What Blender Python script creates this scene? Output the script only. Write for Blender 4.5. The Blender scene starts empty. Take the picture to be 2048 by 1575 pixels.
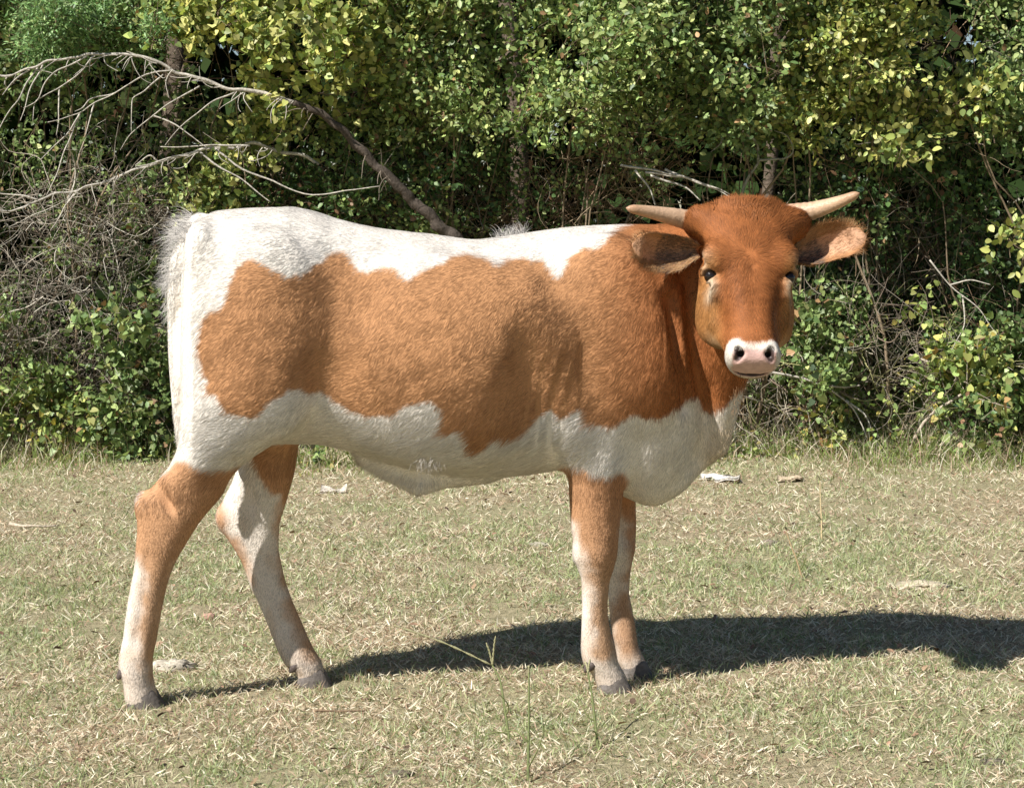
import bpy, math
import numpy as np
from mathutils import Vector, Matrix

# ------------------------------------------------------------------ camera, sky, sun, exposure
sc = bpy.context.scene
FPX = 4076.0                                   # focal length in pixels of the 2048 px wide photograph
CAM = np.array([0.0, -4.6, 1.1])
PITCH = math.atan(362.5 / FPX)
cam_d = bpy.data.cameras.new("camera")
cam_d.sensor_fit = 'HORIZONTAL'
cam_d.sensor_width = 36.0
cam_d.lens = 36.0 * FPX / 2048.0
cam_d.clip_start = 0.05
cam_d.clip_end = 2000.0
cam = bpy.data.objects.new("camera", cam_d)
cam.location = CAM
cam.rotation_euler = (math.pi / 2 - PITCH, 0, 0)
sc.collection.objects.link(cam)
sc.camera = cam

SUN_TRAVEL = Vector((0.60, 0.51, -0.76)).normalized()      # direction the sunlight travels
to_sun = -SUN_TRAVEL
world = bpy.data.worlds.new("World")
sc.world = world
world.use_nodes = True
wn = world.node_tree.nodes
wl = world.node_tree.links
wn.clear()
sky = wn.new('ShaderNodeTexSky')
sky.sky_type = 'NISHITA'
sky.sun_disc = False
sky.dust_density = 0.2
sky.air_density = 0.9
sky.sun_elevation = math.asin(to_sun.z)
sky.sun_rotation = math.atan2(to_sun.x, to_sun.y)
bgn = wn.new('ShaderNodeBackground')
bgn.inputs['Strength'].default_value = 0.05
wo = wn.new('ShaderNodeOutputWorld')
wl.new(sky.outputs[0], bgn.inputs['Color'])
wl.new(bgn.outputs[0], wo.inputs['Surface'])
sun_d = bpy.data.lights.new("sun", 'SUN')
sun_d.energy = 5.0
sun_d.angle = math.radians(0.53)
sun_d.color = (1.0, 0.965, 0.91)
sun = bpy.data.objects.new("sun", sun_d)
sun.rotation_euler = SUN_TRAVEL.to_track_quat('-Z', 'Y').to_euler()
sun.location = (-4, -4, 6)
sc.collection.objects.link(sun)
sc.view_settings.view_transform = 'Standard'
sc.view_settings.look = 'None'
sc.view_settings.exposure = 0.58
sc.view_settings.gamma = 1.0
sc.view_settings.use_curve_mapping = False
sc.render.engine = 'CYCLES'
sc.cycles.max_bounces = 8
sc.cycles.diffuse_bounces = 4
sc.cycles.transparent_max_bounces = 8
sc.cycles_curves.shape = 'RIBBONS'
sc.cycles_curves.subdivisions = 2

SKIP = ""

# ------------------------------------------------------------------ helpers
rng = np.random.default_rng(7)
COL = sc.collection

def P(u, v, y):
    """World (x, z) of photograph point (u, v) standing at depth y: used to measure sizes off the photograph."""
    u = np.asarray(u, float); v = np.asarray(v, float); y = np.asarray(y, float)
    a = (u - 1024.0) / FPX
    b = (787.5 - v) / FPX
    ct, st = math.cos(PITCH), math.sin(PITCH)
    t = (y - CAM[1]) / (ct + b * st)
    return a * t, CAM[2] + (-st + b * ct) * t

def P3(u, v, y):
    x, z = P(u, v, y)
    return np.array([float(x), float(y), float(z)])

def ground_y(v):
    """depth of a ground point seen at photo row v"""
    b = (787.5 - v) / FPX
    ct, st = math.cos(PITCH), math.sin(PITCH)
    t = -CAM[2] / (-st + b * ct)
    return CAM[1] + t * (ct + b * st)

def norm(a):
    a = np.asarray(a, float)
    return a / np.maximum(np.linalg.norm(a, axis=-1, keepdims=True), 1e-9)

_tabs = {}
def vnoise(p, freq, seed=0):
    """value noise in [-1, 1] at points p (N,3)"""
    if seed not in _tabs:
        _tabs[seed] = np.random.default_rng(1000 + seed).uniform(-1, 1, (32, 32, 32)).astype(np.float32)
    T = _tabs[seed]
    q = np.asarray(p, np.float64) * freq + 77.3
    i = np.floor(q).astype(np.int64)
    f = (q - i)
    f = f * f * (3 - 2 * f)
    i0 = i % 32; i1 = (i + 1) % 32
    x0, y0, z0 = i0[..., 0], i0[..., 1], i0[..., 2]
    x1, y1, z1 = i1[..., 0], i1[..., 1], i1[..., 2]
    fx, fy, fz = f[..., 0], f[..., 1], f[..., 2]
    def L(a, b, t): return a + (b - a) * t
    return L(L(L(T[x0, y0, z0], T[x1, y0, z0], fx), L(T[x0, y1, z0], T[x1, y1, z0], fx), fy),
             L(L(T[x0, y0, z1], T[x1, y0, z1], fx), L(T[x0, y1, z1], T[x1, y1, z1], fx), fy), fz)

def fbm(p, freq, seed=0, octv=3):
    o = 0; a = 1.0; s = 0
    for k in range(octv):
        o = o + a * vnoise(p, freq * (2.03 ** k), seed + k); s += a; a *= 0.5
    return o / s

def sstep(a, b, x):
    t = np.clip((x - a) / (b - a), 0, 1)
    return t * t * (3 - 2 * t)

def spline(xs, ys):
    """cubic Hermite through the points, tangents limited so that nothing overshoots"""
    xs = np.asarray(xs, float); ys = np.asarray(ys, float)
    h = np.diff(xs); d = np.diff(ys) / h
    m = np.zeros_like(ys)
    m[1:-1] = np.where(d[:-1] * d[1:] > 0, 2 * d[:-1] * d[1:] / (d[:-1] + d[1:] + 1e-30), 0)
    m[0], m[-1] = d[0], d[-1]
    def f(x):
        x = np.clip(x, xs[0], xs[-1])
        k = np.clip(np.searchsorted(xs, x, side='right') - 1, 0, len(h) - 1)
        t = (x - xs[k]) / h[k]
        t2, t3 = t * t, t * t * t
        return (2*t3 - 3*t2 + 1) * ys[k] + (t3 - 2*t2 + t) * h[k] * m[k] + (-2*t3 + 3*t2) * ys[k+1] + (t3 - t2) * h[k] * m[k+1]
    return f

def mesh_obj(name, V, F, mat, parent=None, cols=None, smooth=False, attrs=None, link=True):
    """one mesh object from arrays; F is (M,3) or (M,4)"""
    V = np.ascontiguousarray(V, np.float32); F = np.ascontiguousarray(F, np.int32)
    me = bpy.data.meshes.new(name)
    k = F.shape[1]
    me.vertices.add(len(V)); me.vertices.foreach_set("co", V.ravel())
    me.loops.add(F.size); me.loops.foreach_set("vertex_index", F.ravel())
    me.polygons.add(len(F))
    me.polygons.foreach_set("loop_start", np.arange(0, F.size, k, dtype=np.int32))
    if smooth:
        me.polygons.foreach_set("use_smooth", np.ones(len(F), bool))
    me.update(calc_edges=True)
    if cols is not None:
        c = np.ones((len(V), 4), np.float32); c[:, :3] = cols
        at = me.attributes.new("col", 'FLOAT_COLOR', 'POINT'); at.data.foreach_set("color", c.ravel())
    for an, av in (attrs or {}).items():
        at = me.attributes.new(an, 'FLOAT', 'POINT'); at.data.foreach_set("value", np.ascontiguousarray(av, np.float32))
    if mat: me.materials.append(mat)
    if not link: return me
    return link_mesh(name, me, parent)

def link_mesh(name, me, parent=None):
    o = bpy.data.objects.new(name, me)
    COL.objects.link(o)
    if parent is not None: o.parent = parent
    return o

def empty(name, loc=(0, 0, 0)):
    o = bpy.data.objects.new(name, None)
    o.location = loc; o.empty_display_size = 0.1
    COL.objects.link(o)
    return o

def tag(o, label=None, cat=None, group=None, kind=None):
    if label: o["label"] = label
    if cat: o["category"] = cat
    if group: o["group"] = group
    if kind: o["kind"] = kind
    return o

def put(parent, V):
    """world points to the parent's local space (parents are unrotated empties)"""
    return np.asarray(V, float) - np.array(parent.location)

def tube_arrays(pts, rad, sides=6, cap=True):
    """V, F(quads as tris) of a tube through pts"""
    pts = np.asarray(pts, float); n = len(pts)
    rad = np.broadcast_to(np.asarray(rad, float), (n,))
    tan = np.gradient(pts, axis=0); tan = norm(tan)
    ref = np.array([0.13, 0.2, 0.97]) if abs(norm(pts[-1] - pts[0]) @ np.array([0, 0, 1.0])) < 0.9 else np.array([1.0, 0.1, 0])
    A = norm(np.cross(tan, ref)); B = np.cross(tan, A)
    ang = np.arange(sides) * 2 * math.pi / sides
    V = pts[:, None, :] + rad[:, None, None] * (np.cos(ang)[None, :, None] * A[:, None, :] + np.sin(ang)[None, :, None] * B[:, None, :])
    V = V.reshape(-1, 3)
    i = np.arange(n - 1)[:, None] * sides; j = np.arange(sides)[None, :]; j2 = (j + 1) % sides
    a, b, c, d = i + j, i + j2, i + sides + j2, i + sides + j
    F = np.concatenate([np.stack([a, b, c], -1).reshape(-1, 3), np.stack([a, c, d], -1).reshape(-1, 3)])
    if cap:
        V = np.vstack([V, pts[0], pts[-1]])
        k = np.arange(sides); k2 = (k + 1) % sides
        F = np.vstack([F, np.stack([k2, k, np.full(sides, n * sides)], -1),
                       np.stack([(n - 1) * sides + k, (n - 1) * sides + k2, np.full(sides, n * sides + 1)], -1)])
    return V, F

def curve_pts(pts, n):
    """smooth resampling of a polyline (n points)"""
    pts = np.asarray(pts, float)
    t = np.r_[0, np.cumsum(np.linalg.norm(np.diff(pts, axis=0), axis=1))]
    s = np.linspace(0, t[-1], n)
    return np.stack([spline(t, pts[:, k])(s) for k in range(pts.shape[1])], -1)

class Bag:
    """collects triangle pieces for ONE part"""
    def __init__(s): s.V = []; s.F = []; s.C = []; s.n = 0
    def add(s, V, F, c):
        s.V.append(V); s.F.append(np.asarray(F) + s.n); s.n += len(V)
        s.C.append(np.broadcast_to(np.asarray(c, float), (len(V), 3)))
    def build(s, name, mat, parent=None, smooth=False):
        V = np.vstack(s.V)
        if parent is not None: V = put(parent, V)
        return mesh_obj(name, V, np.vstack(s.F), mat, parent, np.vstack(s.C), smooth)

def stamp(TV, TF, pos, X, Y, Z, sx, sy, sz):
    """copies of a template (TV, TF) at pos with axes X, Y, Z and scales; returns V, F"""
    n = len(pos); k = len(TV)
    V = (pos[:, None, :] + TV[None, :, 0:1] * (X * sx[:, None])[:, None, :]
         + TV[None, :, 1:2] * (Y * sy[:, None])[:, None, :] + TV[None, :, 2:3] * (Z * sz[:, None])[:, None, :])
    F = TF[None] + (np.arange(n) * k)[:, None, None]
    return V.reshape(-1, 3), F.reshape(-1, 3)

# ------------------------------------------------------------------ materials
def new_mat(name):
    m = bpy.data.materials.new(name); m.use_nodes = True
    nt = m.node_tree; nt.nodes.clear()
    out = nt.nodes.new('ShaderNodeOutputMaterial')
    return m, nt, nt.nodes, nt.links, out

def attr(nt, name, kind='GEOMETRY'):
    a = nt.nodes.new('ShaderNodeAttribute'); a.attribute_name = name; a.attribute_type = kind
    return a

def mat_leaf(name, trans=0.35, rough=0.42, spec=0.5):
    m, nt, N, L, out = new_mat(name)
    a = attr(nt, "col")
    hs = N.new('ShaderNodeHueSaturation'); hs.inputs['Saturation'].default_value = 1.15; hs.inputs['Value'].default_value = 1.3
    L.new(a.outputs['Color'], hs.inputs['Color'])
    p = N.new('ShaderNodeBsdfPrincipled')
    p.inputs['Roughness'].default_value = rough
    p.inputs['Specular IOR Level'].default_value = spec
    L.new(a.outputs['Color'], p.inputs['Base Color'])
    t = N.new('ShaderNodeBsdfTranslucent')
    L.new(hs.outputs[0], t.inputs['Color'])
    mx = N.new('ShaderNodeMixShader'); mx.inputs[0].default_value = trans
    L.new(p.outputs[0], mx.inputs[1]); L.new(t.outputs[0], mx.inputs[2])
    L.new(mx.outputs[0], out.inputs['Surface'])
    return m

def mat_rough(name, rough=0.9, bump=0.0, scale=60.0, spec=0.2, vary=0.0):
    """colour from the 'col' attribute, broken up by a noise and given a fine relief"""
    m, nt, N, L, out = new_mat(name)
    a = attr(nt, "col")
    p = N.new('ShaderNodeBsdfPrincipled')
    p.inputs['Roughness'].default_value = rough
    p.inputs['Specular IOR Level'].default_value = spec
    tc = N.new('ShaderNodeTexCoord')
    nz = N.new('ShaderNodeTexNoise'); nz.inputs['Scale'].default_value = scale; nz.inputs['Detail'].default_value = 5
    L.new(tc.outputs['Object'], nz.inputs['Vector'])
    if vary > 0:
        mr = N.new('ShaderNodeMapRange'); mr.inputs['From Min'].default_value = 0.25; mr.inputs['From Max'].default_value = 0.75
        mr.inputs['To Min'].default_value = 1 - vary; mr.inputs['To Max'].default_value = 1 + vary
        L.new(nz.outputs['Fac'], mr.inputs['Value'])
        vm = N.new('ShaderNodeVectorMath'); vm.operation = 'SCALE'
        L.new(a.outputs['Color'], vm.inputs[0]); L.new(mr.outputs[0], vm.inputs['Scale'])
        L.new(vm.outputs[0], p.inputs['Base Color'])
    else:
        L.new(a.outputs['Color'], p.inputs['Base Color'])
    if bump > 0:
        b = N.new('ShaderNodeBump'); b.inputs['Strength'].default_value = bump; b.inputs['Distance'].default_value = 0.004
        L.new(nz.outputs['Fac'], b.inputs['Height']); L.new(b.outputs[0], p.inputs['Normal'])
    L.new(p.outputs[0], out.inputs['Surface'])
    return m

M_LEAF = mat_leaf("leaf", 0.24, 0.46, 0.42)
M_DEEP = mat_leaf("shaded_leaf", 0.15, 0.9, 0.05)
M_GRASS = mat_leaf("grass_blade", 0.3, 0.6, 0.25)
M_TWIG = mat_rough("twig_bark", 0.9, 0.5, 220.0, 0.15, 0.35)
M_BARK = mat_rough("branch_bark", 0.95, 1.0, 90.0, 0.1, 0.45)
M_DEBRIS = mat_rough("debris", 0.9, 0.8, 120.0, 0.15, 0.4)
# ------------------------------------------------------------------ ground
def ground_h(x, y):
    p = np.stack([x, y, np.zeros_like(x)], -1)
    near = np.exp(-((x / 9.0)**2 + ((y - 2) / 9.0)**2))
    cowp = 1 - .75 * np.exp(-(x / 1.1)**4 - (y / .45)**4)
    return (fbm(p, 1.7, 200, 3) * .016 + fbm(p, 9, 204, 2) * .006) * near * cowp

def mat_ground():
    m, nt, N, L, out = new_mat("pasture_soil")
    tc = N.new('ShaderNodeTexCoord')
    n1 = N.new('ShaderNodeTexNoise'); n1.inputs['Scale'].default_value = 55; n1.inputs['Detail'].default_value = 8; n1.inputs['Roughness'].default_value = .7
    n2 = N.new('ShaderNodeTexNoise'); n2.inputs['Scale'].default_value = 1.3; n2.inputs['Detail'].default_value = 4
    n3 = N.new('ShaderNodeTexNoise'); n3.inputs['Scale'].default_value = 260; n3.inputs['Detail'].default_value = 4
    for n in (n1, n2, n3): L.new(tc.outputs['Object'], n.inputs['Vector'])
    r1 = N.new('ShaderNodeValToRGB')
    e = r1.color_ramp.elements
    e[0].position = .30; e[0].color = (.10, .072, .05, 1)
    e[1].position = .72; e[1].color = (.60, .49, .33, 1)
    k = e.new(.50); k.color = (.40, .335, .21, 1)
    L.new(n1.outputs['Fac'], r1.inputs['Fac'])
    mixg = N.new('ShaderNodeMix'); mixg.data_type = 'RGBA'
    mr = N.new('ShaderNodeMapRange'); mr.inputs['From Min'].default_value = .4; mr.inputs['From Max'].default_value = .65; mr.inputs['To Max'].default_value = .55
    L.new(n2.outputs['Fac'], mr.inputs['Value']); L.new(mr.outputs[0], mixg.inputs['Factor'])
    L.new(r1.outputs['Color'], mixg.inputs['A']); mixg.inputs['B'].default_value = (.30, .31, .16, 1)
    p = N.new('ShaderNodeBsdfPrincipled'); p.inputs['Roughness'].default_value = .95; p.inputs['Specular IOR Level'].default_value = .1
    L.new(mixg.outputs['Result'], p.inputs['Base Color'])
    b = N.new('ShaderNodeBump'); b.inputs['Strength'].default_value = .9; b.inputs['Distance'].default_value = .01
    L.new(n3.outputs['Fac'], b.inputs['Height']); L.new(b.outputs[0], p.inputs['Normal'])
    L.new(p.outputs[0], out.inputs['Surface'])
    return m

def build_ground():
    a = np.concatenate([np.array([-600, -250, -100, -50, -28, -18, -12, -9]), np.arange(-7, 7.001, .07), np.array([9, 12, 18, 28, 50, 100, 250, 600])])
    b = np.concatenate([np.array([-600, -250, -100, -50, -25, -15, -10, -7, -5]), np.arange(-3.5, 8.001, .07), np.array([10, 13, 18, 28, 50, 100, 250, 600])])
    xx, yy = np.meshgrid(a, b, indexing='ij')
    zz = ground_h(xx, yy)
    V = np.stack([xx, yy, zz], -1).reshape(-1, 3)
    g = np.arange(len(V)).reshape(xx.shape)
    F = np.stack([g[:-1, :-1].ravel(), g[1:, :-1].ravel(), g[1:, 1:].ravel(), g[:-1, 1:].ravel()], -1)
    o = mesh_obj("ground", V, F, mat_ground(), None, None, True)
    tag(o, "dry pasture ground of straw coloured soil and thatch", "ground", kind="structure")
build_ground()

BLADE_V = np.array([[-.5, 0, 0], [.5, 0, 0], [-.42, .55, .0], [.42, .55, .0], [0, 1.0, 0.]], float)
BLADE_F = np.array([[0, 1, 3], [0, 3, 2], [2, 3, 4]])

def blades(pos, length, width, tilt, az, bend, col):
    """bent grass blades; tilt from the vertical, bend extra lean of the tip"""
    n = len(pos)
    h = np.stack([np.cos(az), np.sin(az), np.zeros(n)], -1)
    up = np.array([0, 0, 1.0])
    d1 = h * np.sin(tilt)[:, None] + up * np.cos(tilt)[:, None]
    t2 = tilt + bend
    d2 = h * np.sin(t2)[:, None] + up * np.cos(t2)[:, None]
    tw = rng.uniform(0, math.pi, n)
    side0 = np.stack([-np.sin(az), np.cos(az), np.zeros(n)], -1)
    side = side0 * np.cos(tw)[:, None] + np.cross(d1, side0) * np.sin(tw)[:, None]
    V = np.empty((n, 5, 3))
    w = (width / 2)[:, None]; L = length[:, None]
    V[:, 0] = pos - side * w; V[:, 1] = pos + side * w
    m = pos + d1 * L * .52
    V[:, 2] = m - side * w * .8; V[:, 3] = m + side * w * .8
    V[:, 4] = m + d2 * L * .48
    F = BLADE_F[None] + (np.arange(n) * 5)[:, None, None]
    C = np.repeat(col, 5, axis=0)
    return V.reshape(-1, 3), F.reshape(-1, 3), C

STRAW = np.array([[.74, .66, .49], [.66, .57, .41], [.82, .76, .60], [.56, .43, .30], [.40, .28, .20]])
GREEN = np.array([[.36, .41, .19], [.43, .47, .24], [.24, .30, .13], [.54, .55, .33], [.38, .43, .26]])

def scatter_xy(n, y0, y1):
    """points over the pasture in view, with a margin on both sides"""
    y = rng.uniform(y0, y1, n * 2)
    half = (y + 4.6) * .2515 + .75
    x = rng.uniform(-1, 1, n * 2) * ((y1 + 4.6) * .2515 + .75)
    k = np.abs(x) < half
    return x[k][:n], y[k][:n]

def _leaf(outline, fold=.13):
    """leaf blade from its right-hand outline (x, y), folded along the midrib"""
    o = np.array(outline, float)
    V = [[0, 0, 0]] + [[x, y, fold * x * 2 * (1 - .3 * y)] for x, y in o] + [[0, 1, -.07]] + [[-x, y, fold * x * 2 * (1 - .3 * y)] for x, y in o[::-1]] + [[0, .5, -.01]]
    k = len(V) - 1
    return np.array(V, float), np.array([[i, (i + 1) % k, k] for i in range(k)])
LEAF_V, LEAF_F = _leaf([(.34, .16), (.5, .42), (.38, .74)])
SMALL_V, SMALL_F = _leaf([(.46, .28), (.42, .66)])
HEART_V, HEART_F = _leaf([(.30, -.10), (.54, .08), (.50, .38), (.26, .74)], .11)
def build_grass():
    bag = Bag()
    for (n, y0, y1, ls) in ((140000, -1.35, 0.75, .95), (85000, 0.75, 2.4, 1.05), (80000, 2.4, 5.2, 1.12)):
        x, y = scatter_xy(n, y0, y1)
        p = np.stack([x, y, np.zeros_like(x)], -1)
        g = fbm(p, 1.1, 210, 3) * .9 + fbm(p, 7, 214, 2) * .7 - .10 - .10 * sstep(.2, 1.6, x) + .10 * sstep(-.2, -1.4, x)
        tuf = fbm(p, 11, 218, 2)
        keep = rng.random(len(x)) < np.clip(.86 + 1.1 * tuf + .35 * fbm(p, 3.1, 222, 2), .15, 1)
        for (hx, hy) in ((-.80, -.114), (-.41, .085), (.235, .036), (.285, .19)):
            keep &= ((x - hx - .01) / .075)**2 + ((y - hy + .03) / .075)**2 > 1
        x, y, p, g, tuf = x[keep], y[keep], p[keep], g[keep], tuf[keep]
        n = len(x)
        isg = rng.random(n) < np.clip(.49 + .75 * g, .08, .95)
        ln = np.where(isg, rng.uniform(.012, .036, n), rng.uniform(.010, .034, n)) * ls * (1 + .35 * tuf)
        tilt = np.where(isg, rng.uniform(.25, 1.25, n), rng.uniform(.7, 1.52, n))
        wd = np.where(isg, rng.uniform(.0016, .0034, n), rng.uniform(.0016, .0038, n)) * ls
        col = np.where(isg[:, None], GREEN[rng.integers(0, 5, n)], STRAW[rng.integers(0, 5, n)]) * rng.uniform(.75, 1.2, (n, 1))
        p[:, 2] = ground_h(x, y) + rng.uniform(-.002, .008, n) * (~isg)
        V, F, C = blades(p, ln, wd, tilt, rng.uniform(0, 2 * math.pi, n), rng.uniform(-.2, .45, n), col)
        bag.add(V, F, C)
    # grass standing round the hooves
    for (hx, hy) in ((-.80, -.114), (-.41, .085), (.235, .036), (.285, .19)):
        n = 260
        a_ = rng.uniform(0, 2 * math.pi, n); q = .045 + np.abs(rng.normal(0, .028, n))
        x = hx + q * np.cos(a_) * 1.15; y = hy + q * np.sin(a_)
        isg = rng.random(n) < .55
        col = np.where(isg[:, None], GREEN[rng.integers(0, 5, n)], STRAW[rng.integers(0, 5, n)]) * rng.uniform(.75, 1.15, (n, 1))
        V, F, C = blades(np.stack([x, y, ground_h(x, y)], -1), rng.uniform(.010, .030, n), rng.uniform(.0016, .0030, n), rng.uniform(.1, 1.1, n), rng.uniform(0, 6.28, n), rng.uniform(0, .6, n), col)
        bag.add(V, F, C)
    # sparser cover outside the picture
    n = 26000
    x = rng.uniform(-5.5, 5.5, n); y = rng.uniform(-3.2, 6.0, n)
    half = (y + 4.6) * .2515 + .75
    k = np.abs(x) > half; x, y = x[k], y[k]; n = len(x)
    isg = rng.random(n) < .4
    col = np.where(isg[:, None], GREEN[rng.integers(0, 5, n)], STRAW[rng.integers(0, 5, n)]) * rng.uniform(.75, 1.2, (n, 1))
    V, F, C = blades(np.stack([x, y, ground_h(x, y)], -1), rng.uniform(.03, .06, n), rng.uniform(.004, .007, n), rng.uniform(.4, 1.4, n), rng.uniform(0, 6.28, n), rng.uniform(0, .8, n), col)
    bag.add(V, F, C)
    o = bag.build("pasture_grass", M_GRASS)
    tag(o, "short dry straw and green grass covering the pasture", "grass", kind="stuff")
    # longer grass along the foot of the thicket
    bag = Bag()
    n = 34000
    x = rng.uniform(-3.8, 3.8, n); y = 4.62 + np.abs(rng.normal(0, .42, n)) * np.where(rng.random(n) < .6, -1, 1)
    p = np.stack([x, y, np.zeros(n)], -1)
    y = y + .45 * fbm(np.stack([x, x * 0, x * 0], -1), 1.3, 240, 2); p[:, 1] = y
    dens = fbm(p, 1.6, 230, 2)
    k = rng.random(n) < np.clip(.45 + 1.6 * dens, .03, 1); x, y, p, dens = x[k], y[k], p[k], dens[k]; n = len(x)
    isg = rng.random(n) < .55
    col = np.where(isg[:, None], np.array([.22, .28, .085]), STRAW[rng.integers(0, 5, n)]) * rng.uniform(.6, 1.25, (n, 1))
    ln = rng.uniform(.04, .20, n) * (1 + .7 * dens) * sstep(3.5, 4.65, y) + .03
    p[:, 2] = ground_h(x, y) - .005
    V, F, C = blades(p, ln, rng.uniform(.0025, .005, n), rng.uniform(.05, .9, n), rng.uniform(0, 6.28, n), rng.uniform(0, .9, n), col)
    bag.add(V, F, C)
    n = 5200
    x = rng.uniform(-3.6, 3.6, n); y = 4.62 - np.abs(rng.normal(0, .20, n))
    p = np.stack([x, y, np.zeros(n)], -1)
    y = y + .45 * fbm(np.stack([x, x * 0, x * 0], -1), 1.3, 240, 2); p[:, 1] = y
    k = fbm(p, 2.2, 236, 2) > rng.uniform(-.1, .35, n)
    x, y, p = x[k], y[k], p[k]; n = len(x)
    p[:, 2] = rng.uniform(.01, .13, n) * sstep(4.0, 4.6, y)
    Y = norm(rng.normal(0, 1, (n, 3)) + np.array([0, -.2, .2])); Z = norm(rng.normal(0, .6, (n, 3)) + np.array([-.3, -.5, .8])); X = norm(np.cross(Y, Z)); Z = np.cross(X, Y)
    s_ = rng.uniform(.014, .034, n)
    V, F = stamp(LEAF_V, LEAF_F, p, X, Y, Z, s_ * .6, s_, s_ * .5)
    pal = np.array([[.20, .27, .08], [.30, .34, .10], [.14, .20, .06], [.36, .30, .12], [.24, .30, .12]])
    bag.add(V, F, np.repeat(pal[rng.integers(0, 5, n)] * rng.uniform(.8, 1.4, (n, 1)), len(LEAF_V), 0))
    o = bag.build("tall_grass_fringe", M_GRASS)
    tag(o, "taller green and straw grass at the foot of the thicket", "grass", kind="stuff")
    # fallen leaves and bits of straw
    bag = Bag()
    n = 1500
    x, y = scatter_xy(n, -1.3, 5.0); n = len(x)
    pos = np.stack([x, y, ground_h(x, y) + rng.uniform(.004, .022, n)], -1)
    az = rng.uniform(0, 6.28, n)
    X = np.stack([np.cos(az), np.sin(az), rng.normal(0, .3, n)], -1); Z = norm(np.stack([rng.normal(0, .35, n), rng.normal(0, .35, n), np.ones(n)], -1))
    Y = norm(np.cross(Z, X)); X = np.cross(Y, Z)
    sc_ = rng.uniform(.006, .019, n)
    V, F = stamp(LEAF_V, LEAF_F, pos, X, Y, Z, sc_ * .8, sc_ * 1.5, sc_ * 1.2)
    pal = np.array([[.22, .14, .09], [.30, .21, .13], [.40, .30, .20], [.12, .08, .055], [.34, .21, .14]])
    bag.add(V, F, np.repeat(pal[rng.integers(0, 5, n)] * rng.uniform(.7, 1.2, (n, 1)), len(LEAF_V), 0))
    o = bag.build("fallen_leaves", M_DEBRIS)
    tag(o, "small curled brown leaves scattered through the grass", "leaf litter", kind="stuff")

LANCE_V = np.array([[0, 0, 0], [-.5, .45, .05], [.5, .45, .05], [0, 1, -.05]], float)
LANCE_F = np.array([[0, 2, 3], [0, 3, 1]])
if "grass" not in SKIP: build_grass()
# ------------------------------------------------------------------ thicket behind the animal
PXM = 434.0      # photo pixels per metre at the thicket

def leaf_axes(n, ydir, nbias, jit):
    Y = norm(ydir + rng.normal(0, jit, (n, 3)))
    Z = norm(nbias + rng.normal(0, jit * 1.3, (n, 3)))
    X = norm(np.cross(Y, Z)); Z = np.cross(X, Y)
    return X, Y, Z

def palette(kind, n):
    pals = {
        'yellow': ([[.30, .31, .095], [.36, .35, .13], [.22, .26, .07], [.15, .20, .055], [.42, .38, .12], [.10, .145, .045]], [.24, .16, .24, .2, .06, .1]),
        'privet': ([[.20, .25, .085], [.26, .30, .11], [.14, .20, .065], [.09, .14, .045], [.32, .34, .13], [.20, .12, .06]], [.24, .2, .24, .2, .09, .03]),
        'green': ([[.14, .195, .065], [.18, .24, .085], [.085, .135, .045], [.24, .29, .11], [.29, .30, .11], [.26, .16, .08]], [.28, .22, .24, .16, .07, .03]),
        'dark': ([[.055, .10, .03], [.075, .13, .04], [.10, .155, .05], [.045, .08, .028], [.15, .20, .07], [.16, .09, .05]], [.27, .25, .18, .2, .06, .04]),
        'autumn': ([[.24, .29, .09], [.32, .33, .10], [.40, .33, .09], [.16, .23, .07], [.36, .20, .08], [.20, .27, .09]], [.30, .17, .06, .24, .02, .21]),
        'dry': ([[.22, .12, .065], [.30, .18, .10], [.16, .09, .05], [.14, .18, .06], [.10, .15, .045], [.36, .24, .14]], [.2, .18, .2, .16, .16, .1]),
        'cedar': ([[.15, .25, .09], [.20, .31, .12], [.10, .18, .06], [.26, .35, .14], [.12, .21, .08], [.20, .24, .10]], [.24, .22, .18, .12, .14, .1])}
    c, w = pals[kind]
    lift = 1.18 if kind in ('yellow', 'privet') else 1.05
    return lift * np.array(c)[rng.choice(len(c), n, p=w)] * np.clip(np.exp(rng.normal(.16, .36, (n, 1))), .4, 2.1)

FRONT = np.array([-.30, -.75, .60])
DY = .82        # the thicket's foot stands this much farther back than the depths listed below
_leafmesh = {}
def leaf_mesh(shape, kind, k):
    key = (shape, kind, k)
    if key not in _leafmesh:
        TV, TF = {'ovate': (LEAF_V, LEAF_F), 'heart': (HEART_V, HEART_F), 'lance': (LANCE_V, LANCE_F), 'small': (SMALL_V, SMALL_F)}[shape]
        _leafmesh[key] = mesh_obj("leaf", TV * np.array([{'ovate': .58, 'heart': .85, 'lance': .3, 'small': .62}[shape], 1, .5]), TF, M_LEAF, None, np.clip(palette(kind, 1)[0], .05, .42), link=False)
    return _leafmesh[key]

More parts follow.
